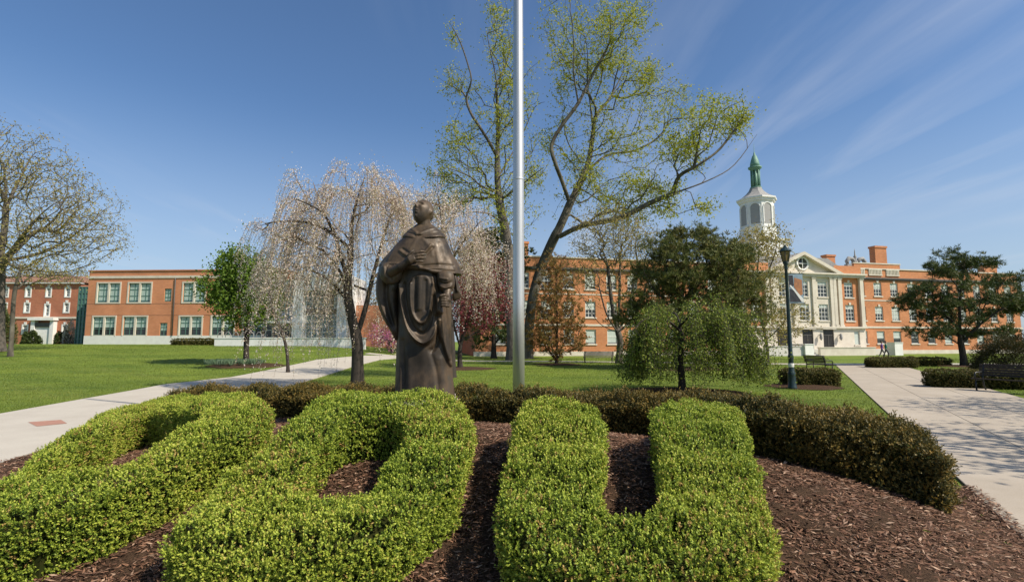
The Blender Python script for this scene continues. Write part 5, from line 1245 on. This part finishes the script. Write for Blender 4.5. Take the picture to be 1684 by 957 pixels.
# middle big pine(s)
Y = 33
b0 = P(1113, 606, Y); b0.z = Tz(b0.x, Y)
seeds = [[tuple(b0)]+pz([(1114,570),(1118,520),(1124,470),(1128,430),(1130,385)], Y), pz([(1120,500),(1155,460),(1190,430),(1210,410)], Y, [0,1,2,2.4]), pz([(1118,520),(1080,480),(1060,450)], Y, [0,-1,-1.4]), pz([(1120,510),(1180,490),(1230,475)], Y, [0,-1,-1.6])]
A = pts_px([(1130,388,30,16,60,1.4),(1098,408,36,22,90,1.8),(1168,412,38,24,110,2),(1130,435,66,30,200,3.2),(1200,435,42,28,130,2.4),(1085,462,46,32,130,2.4),(1150,470,82,32,220,3.6),(1230,472,30,32,90,2),(1062,510,46,28,110,2.6),(1130,515,92,26,170,3.6),(1215,510,46,30,120,2.6)], Y, 3, 7, .19)
mulch_ring(b0, 2.6, '')
conifer('pine_tree', tuple(b0), seeds, A, .26, M['pine_brown'], 'large broad olive-green pine behind the weeping green tree', nl=.28, nw=.034, spread=.25, tufts=15, along=.12, kk=4)
# rusty young conifer
Y = 39
b0 = P(915, 597, Y); b0.z = Tz(b0.x, Y)
seeds = [[tuple(b0)]+pz([(916,570),(916,530),(915,480),(914,430)], Y)]
A = whorls(915, 915, 432, 575, Y, 14, 48, 12, 26)
mulch_ring(b0, 1.9, '')
conifer('young_conifer', tuple(b0), seeds, A, .12, M['rust'], 'sparse rust-brown young conifer right of the flagpole, by the park bench', nl=.24, nw=.034, spread=.20, tufts=14, along=.8, cat='conifer', alpha=.8)
# dark conifer behind the crabapple
Y = 53
b0 = P(812, 584, Y); b0.z = Tz(b0.x, Y)
seeds = [[tuple(b0)]+pz([(812,540),(812,480),(810,430),(808,385)], Y)]
A = np.concatenate([pts_px([(805,395,26,16,50,2.5),(790,420,38,20,70,3),(845,430,28,24,60,3)], Y, 3), whorls(812, 812, 430, 560, Y, 34, 50, 9, 18)])
conifer('dark_conifer', tuple(b0), seeds, A, .26, M['pine'], 'dark green conifer half hidden behind the red crabapple', nl=.45, nw=.08, spread=.35, cat='conifer')
# trees closing the gap beyond the lawn
for (u, v, Yd, blobs, lab) in [(705,578,78,[(700,520,45,45,190,6),(740,500,35,45,110,6)],'distant pale budding tree beyond the lawn behind the statue'), (600,575,84,[(605,510,40,45,150,6),(570,490,36,36,110,5)],'distant tree beyond the glass entrance building'),
                          (62,560,100,[(60,458,46,16,150,6),(110,455,30,10,60,5)],'distant budding tree rising behind the old brick building')]:
    b0 = P(u, v, Yd); b0.z = Tz(b0.x, Yd); A = pts_px(blobs, Yd, 5)
    top = blobs[0]; s_ = [[tuple(b0)]+pz([((u+top[0])/2,(v+top[1])/2),(top[0],top[1]+10)], Yd)]
    tree('distant_tree', tuple(b0), s_, A, .35, .02, M['bark_grey'], M['bark_grey'], M['leaf_tan'], lab, 'tree', alpha=.3, step=.8, leafn=12, leafs=.9, L=.3, Wd=.2)

# --- bushes
def bush(name, c, rx, ry, rz, mleaf, label, n=5000, L=.07, Wd=.045, cat='shrub', group=None):
    root = thing(name, c, label, cat, group); q = rand_dirs(n)*(rng.uniform(.55, 1, n)**.5)[:,None]; q[:,2] = np.abs(q[:,2])
    q *= (1+.10*np.sin(q[:,0]*7+q[:,1]*5)+.07*np.sin(q[:,2]*11+q[:,1]*9))[:,None]; C = q*np.array([rx, ry, rz]); C[:,2] += .05
    V, Fq = leaf_quads(C, q+rand_dirs(n)*.9, rand_dirs(n), L*rng.uniform(.7,1.3,n), Wd); link('foliage', npmesh('foliage', V, Fq, rnd=rng.random(n)), mleaf, root)
    b = MB()
    for k in range(9):
        a = k*.7; b.tube([(0,0,-.05),(rx*.3*math.cos(a),ry*.3*math.sin(a),rz*.4),(rx*.7*math.cos(a),ry*.7*math.sin(a),rz*.75)], [.03,.02,.008], n=5)
    b.build('stems', M['bark_dark'], root); return root
Yb = 70
for u, w_, lab in ((50,2.4,'round green shrub left of the old building door'),(104,2.5,'round green shrub right of the old building door')):
    p = P(u, 563, Yb-1.5); bush('shrub', (p.x, Yb-1.5, 1.3), w_*.45, .9, 1.75, M['shrub'], lab, n=2500, L=.2, Wd=.13)
p = P(3, 563, 56); bush('shrub', (p.x-.8, 56, Tz(p.x, 56)), 1.6, 1.4, 4.6, M['pine'], 'tall dark evergreen bush at the left edge', n=9000, L=.22, Wd=.08)
p = P(1655, 606, 27); bush('shrub', (p.x+.3, 27, 0), 1.9, 1.4, 2.0, M['olive'], 'loose olive-brown mounded shrub behind the right bench', n=26000, L=.10, Wd=.03)
p = P(124, 560, 69); bush('shrub', (p.x, 68, 1.3), .8, .7, 3.2, M['blossom_w'], 'pale narrow shrub beside the green stair tower', n=1600, L=.16, Wd=.1)

# --- small clipped hedges on the right and left
def rect(cx, cy, lx, ly, a):
    c, s_ = math.cos(a), math.sin(a); return smooth_poly([(cx+x*c-y*s_, cy+x*s_+y*c) for x, y in [(-lx,-ly),(0,-ly*1.04),(lx,-ly),(lx*1.03,0),(lx,ly),(0,ly*1.04),(-lx,ly),(-lx*1.03,0)]], 4)
p = P(1346, 640, 19.6)
mulch_ring((p.x-.45, 19.8), 1.35, '')
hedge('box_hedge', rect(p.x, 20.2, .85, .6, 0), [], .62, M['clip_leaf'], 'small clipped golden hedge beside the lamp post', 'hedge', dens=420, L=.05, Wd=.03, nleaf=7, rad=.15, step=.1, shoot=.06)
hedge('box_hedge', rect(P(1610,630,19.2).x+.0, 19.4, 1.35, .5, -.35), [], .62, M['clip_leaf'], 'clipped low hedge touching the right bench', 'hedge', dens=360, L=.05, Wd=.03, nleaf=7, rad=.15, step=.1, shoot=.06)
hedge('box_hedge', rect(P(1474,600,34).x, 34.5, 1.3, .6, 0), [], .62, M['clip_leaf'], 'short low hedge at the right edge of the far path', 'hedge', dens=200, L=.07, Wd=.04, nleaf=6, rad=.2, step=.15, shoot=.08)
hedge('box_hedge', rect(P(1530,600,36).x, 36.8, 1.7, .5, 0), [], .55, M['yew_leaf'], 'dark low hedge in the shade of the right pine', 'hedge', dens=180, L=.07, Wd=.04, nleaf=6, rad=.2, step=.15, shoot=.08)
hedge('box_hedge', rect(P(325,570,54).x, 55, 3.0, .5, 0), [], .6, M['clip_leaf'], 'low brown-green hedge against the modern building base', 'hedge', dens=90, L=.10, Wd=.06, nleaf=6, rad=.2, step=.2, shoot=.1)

# ------------------------------------------------------------------ benches
M['bench_wood'] = mat('dark bench slats', (.045,.032,.028), (.03,.022,.02), rough=.6, scale=5, stretch=(1,8,8))
M['bench_grey'] = mat('weathered grey slats', (.30,.26,.24), (.24,.20,.19), rough=.8, scale=5, stretch=(1,8,8))
def bench(loc, rz, label, slat, Lb=1.8):
    """faces local -y, long axis local x"""
    t = thing('park_bench', loc, label, 'bench', None, rz); h = Lb/2
    b = MB()
    for k in range(5): b.box(-h, h, -.42+k*.095, -.42+k*.095+.075, .42-.006*k, .455-.006*k)
    b.build('seat', slat, t)
    b = MB()
    for k in range(5): z0 = .52+k*.085; y0 = .07+k*.022; b.box(-h, h, y0, y0+.03, z0, z0+.068)
    b.build('backrest', slat, t)
    for s_ in (-1, 1):
        x = s_*(h-.12); b = MB()
        b.tube([(x,-.36,0),(x,-.38,.2),(x,-.36,.41)], .026, n=8); b.tube([(x,.2,0),(x,.08,.2),(x,.05,.42),(x,.12,.70),(x,.19,.93)], .026, n=8)
        b.tube([(x,-.40,.40),(x,.05,.385)], .024, n=8); b.tube([(x,-.40,.0),(x,-.30,.02)], .03, n=6); b.build('leg', M['black'], t)
        b = MB(); b.tube([(x,-.36,.41),(x,-.42,.55),(x,-.36,.64),(x,-.1,.65),(x,.13,.66)], .024, n=8); b.build('armrest', M['black'], t)
    return t
p = G(1632, 648); bench((p.x+1.05, p.y+.45, 0), R(-68), 'dark slatted park bench beside the right path', M['bench_wood'])
p = P(988, 595, 42); bench((p.x, 43, Tz(p.x, 43)), R(180), 'weathered grey bench on the lawn right of the flagpole, seen from behind', M['bench_grey'], 2.5)
p = G(1340, 603); bench((P(1343,600,30).x, 30, 0), R(96), 'black bench seen end-on behind the golden hedge by the lamp', M['bench_wood'])

# ------------------------------------------------------------------ lamp post with banner
YL = 19.0
lb = P(1303, 640, YL); lamp = thing('lamp_post', (lb.x, YL, 0), 'dark green post-top street lamp with a picture banner, beside the right path', 'street lamp')
zt_ = P(1295, 402, YL).z; zl = P(1295, 432, YL).z
M['banner_sky'] = mat('banner print', (.30,.40,.46), (.18,.26,.32), rough=.7, scale=6); M['banner_or'] = mat('banner orange print', (.50,.22,.09), (.30,.13,.07), rough=.7, scale=9); M['banner_bk'] = mat('banner dark print', (.02,.022,.03), (.05,.05,.06), rough=.7, scale=7)
b = MB(); b.lathe([(.17,0),(.17,.06),(.145,.10),(.13,.5),(.14,.56),(.10,.62),(.085,1.05),(.10,1.1),(.10,1.18),(.075,1.25),(.065,2.5),(.052,zl-.25),(.07,zl-.2),(.05,zl-.12),(.1,zl-.02),(.1,zl)], n=20); b.build('pole', M['lampgreen'], lamp)
b = MB(); b.lathe([(.095,.78),(.098,.80),(.098,.9),(.095,.92)], n=20); b.build('white_band', M['white'], lamp)
hh = zt_-zl; lan = thing('x', (0,0,0), 'x', 'x'); bpy.data.objects.remove(lan)
b = MB(); b.lathe([(.11,zl),(.12,zl+.03),(.12,zl+.05)], n=6, smooth=False)
for k in range(6):
    a = 2*math.pi*k/6; b.tube([(.11*math.cos(a),.11*math.sin(a),zl+.04),(.19*math.cos(a),.19*math.sin(a),zl+hh*.60)], .012, n=5)
b.lathe([(.215,zl+hh*.60),(.22,zl+hh*.63),(.20,zl+hh*.66),(.12,zl+hh*.80),(.05,zl+hh*.86),(.06,zl+hh*.90),(.015,zl+hh*.95),(.008,zt_)], n=12, smooth=False)
lf = b.build('lantern_frame', M['lampgreen'], lamp)
M['lampglass'] = glassmat('amber lantern glass', (.20,.13,.06), .2)
b = MB(); b.lathe([(.10,zl+.05),(.175,zl+hh*.595)], n=6, smooth=False); b.build('lantern_glass', M['lampglass'], lf)
z1, z0 = P(1300,450,YL).z, P(1300,499,YL).z; wB = (1329.5-1303)*YL/F
b = MB()
for zz in (z1, z0): b.tube([(.05,0,zz),(wB+.06,0,zz)], .014, n=8)
b.build('banner_arm', M['lampgreen'], lamp)
b = MB(); x0, x1 = .075, wB; b.box(x0, x1, -.006, .006, z0+.02, z1-.02)
bn = b.build('banner', M['banner_sky'], lamp)
b = MB(); Hh = z1-z0; f = lambda s_, t: (x0+(x1-x0)*s_, z0+.02+(Hh-.04)*t)
b.prism([f(.40,.88),f(.93,.80),f(.95,.30),f(.75,.25),f(.35,.55)], -.010, -.0065, mi=0); b.prism([f(.02,.96),f(.30,.96),f(.34,.6),f(.02,.55)], -.010, -.0065, mi=1)
b.prism([f(.03,.50),f(.38,.42),f(.80,.08),f(.80,.03),f(.03,.03)], -.010, -.0065, mi=1); b.prism([f(.02,.60),f(.12,.62),f(.98,.14),f(.98,.03),f(.85,.03),f(.36,.40)], -.013, -.0105, mi=2)
b.build('banner_print', [M['banner_or'], M['banner_bk'], M['white']], bn)

# ------------------------------------------------------------------ people walking by the hall
def person(loc, rz, shirt, trousers, hair, label, stride=.22):
    t = thing('person', loc, label, 'person', None, rz)
    V_ = [(0,0,.95),(0,0,1.12),(0,0,1.38),(0,0,1.5),(0,-.02,1.62),(0,-.01,1.72), (.09,0,.90),(.10,-stride,.50),(.10,-stride*.9,.09),(.10,-stride-.14,.05), (-.09,0,.90),(-.10,stride*.6,.50),(-.10,stride*1.5,.14),(-.10,stride*1.3-.08,.05),
          (.19,0,1.42),(.25,.08,1.15),(.24,-.02,.92),(.24,-.04,.84), (-.19,0,1.42),(-.25,-.06,1.15),(-.24,-.2,.97),(-.24,-.25,.91)]
    E_ = [(0,1),(1,2),(2,3),(3,4),(4,5),(0,6),(6,7),(7,8),(8,9),(0,10),(10,11),(11,12),(12,13),(2,14),(14,15),(15,16),(16,17),(2,18),(18,19),(19,20),(20,21)]
    rd = [.15,.13,.16,.055,.095,.08,.095,.062,.045,.04,.095,.062,.045,.04,.06,.045,.034,.04,.06,.045,.034,.04]
    me = bpy.data.meshes.new('body'); me.from_pydata(V_, E_, []); o = bpy.data.objects.new('body', me); col.objects.link(o)
    sm = o.modifiers.new('skin', 'SKIN'); 
    for i, r_ in enumerate(rd): me.skin_vertices[0].data[i].radius = (r_, r_*.75 if i in (0,1,2) else r_)
    me.skin_vertices[0].data[0].use_root = True
    sb_ = o.modifiers.new('sub', 'SUBSURF'); sb_.levels = 2; sb_.render_levels = 2
    dg = bpy.context.evaluated_depsgraph_get(); dg.update(); me2 = bpy.data.meshes.new_from_object(o.evaluated_get(dg)); bpy.data.objects.remove(o)
    for m_ in (M['skin'], shirt, trousers, M['black']): me2.materials.append(m_)
    me2.materials.clear()
    for m_ in (M['skin'], shirt, trousers, M['black']): me2.materials.append(m_)
    for p_ in me2.polygons:
        c = p_.center; p_.material_index = 3 if c.z < .1 else 2 if c.z < .95 and abs(c.x) < .2 else 0 if (c.z > 1.49 or (abs(c.x) > .19 and c.z < 1.12)) else 1; p_.use_smooth = True
    o = link('body', me2, None, t)
    b = MB(); b.lathe([(.02,0),(.088,.02),(.10,.08),(.085,.15),(.02,.175)], (0,.015,1.64), n=14); b.build('hair', hair, t); return t
M['skin'] = mat('skin', (.45,.27,.19), (.40,.24,.17)); M['purple'] = mat('purple cloth', (.22,.10,.42), (.17,.07,.34)); M['teal'] = mat('green cloth', (.02,.22,.14), (.015,.16,.10)); M['hair'] = mat('hair', (.03,.02,.015), (.05,.03,.02)); M['greytr'] = mat('grey cloth', (.14,.12,.12), (.10,.09,.09))
p = P(1451, 585, 55); person((p.x, 55, 0), R(60), M['purple'], M['greytr'], M['hair'], 'person in a purple shirt walking past the terrace wall')
p = P(1461, 585, 55); person((p.x, 55.3, 0), R(60), M['teal'], M['black'], M['hair'], 'person in a green shirt and black trousers beside the white wall end')

# ------------------------------------------------------------------ trees standing to the right of the frame whose shade crosses the path
for (x, y, hgt, lab) in [(14.6,5.0,8.5,'spring tree standing right of the right path, nearest the camera'), (19.6,10.0,9.0,'spring tree right of the right path, in line with the dark bench'), (27.5,17.0,10,'spring tree standing right of the right path, beyond the bench')]:
    n = 420; q = rand_dirs(n)*(rng.random(n)**.45)[:,None]; A = q*np.array([3.6,3.4,hgt*.33])+np.array([x,y,hgt*.66])
    s_ = [[(x,y,0),(x+.05,y,hgt*.3),(x,y+.1,hgt*.6)],[(x+.05,y,hgt*.3),(x+1.2,y+.5,hgt*.55)],[(x+.05,y,hgt*.32),(x-1.2,y-.6,hgt*.55)]]
    tree('spring_tree', (x,y,0), s_, A, .22, .010, M['bark_grey'], M['bark_grey'], M['leaf_yel2'], lab, 'tree', alpha=.3, step=.5, leafn=12, leafs=.4, L=.16, Wd=.11)

# ------------------------------------------------------------------ grass blades on the nearest lawn
n = 480000
y = 8+46*rng.random(n)**2.1; x = rng.uniform(-1.05, 1.05, n)*y*1.0
hx = np.interp(x, HL[:,0], HL[:,1]); k = (y > hx+.45) | (x < -7.5)
k &= ~in_poly(x, y, bed_poly); k &= (x < XR0+XRK*y-.02) | (x > XR0+XRK*y+4.7)
pl_ = fa+nb[::-1]; k &= ~in_poly(x, y, pl_)
x, y = x[k], y[k]; n = len(x); sc = .5+y*.035
ang = rng.uniform(0, 2*np.pi, n); D = np.c_[.5*np.cos(ang), .5*np.sin(ang), np.ones(n)]
V, Fq = leaf_quads(np.c_[x, y, T(x, y)-.005], D, np.c_[np.cos(ang), np.sin(ang), np.zeros(n)], .05*sc**.6*rng.uniform(.6,1.3,n), .009*sc)
M['blade'] = leafmat('grass blades', [(.09,.14,.018), (.14,.19,.024), (.195,.24,.034), (.24,.25,.055)], trans=.35)
tag(link('grass', npmesh('grass', V, Fq, rnd=np.clip(.5+.32*np.sin(y*.9+x*.12+1.2*np.sin(x*.35))+.14*np.sin(x*1.7+y*2.3)+rng.normal(0,.2,n), 0, 1)), M['blade']), 'short mown grass blades of the near lawn', 'grass', kind='stuff')
print('polys', sum(len(o.data.polygons) for o in bpy.data.objects if o.type == 'MESH'))
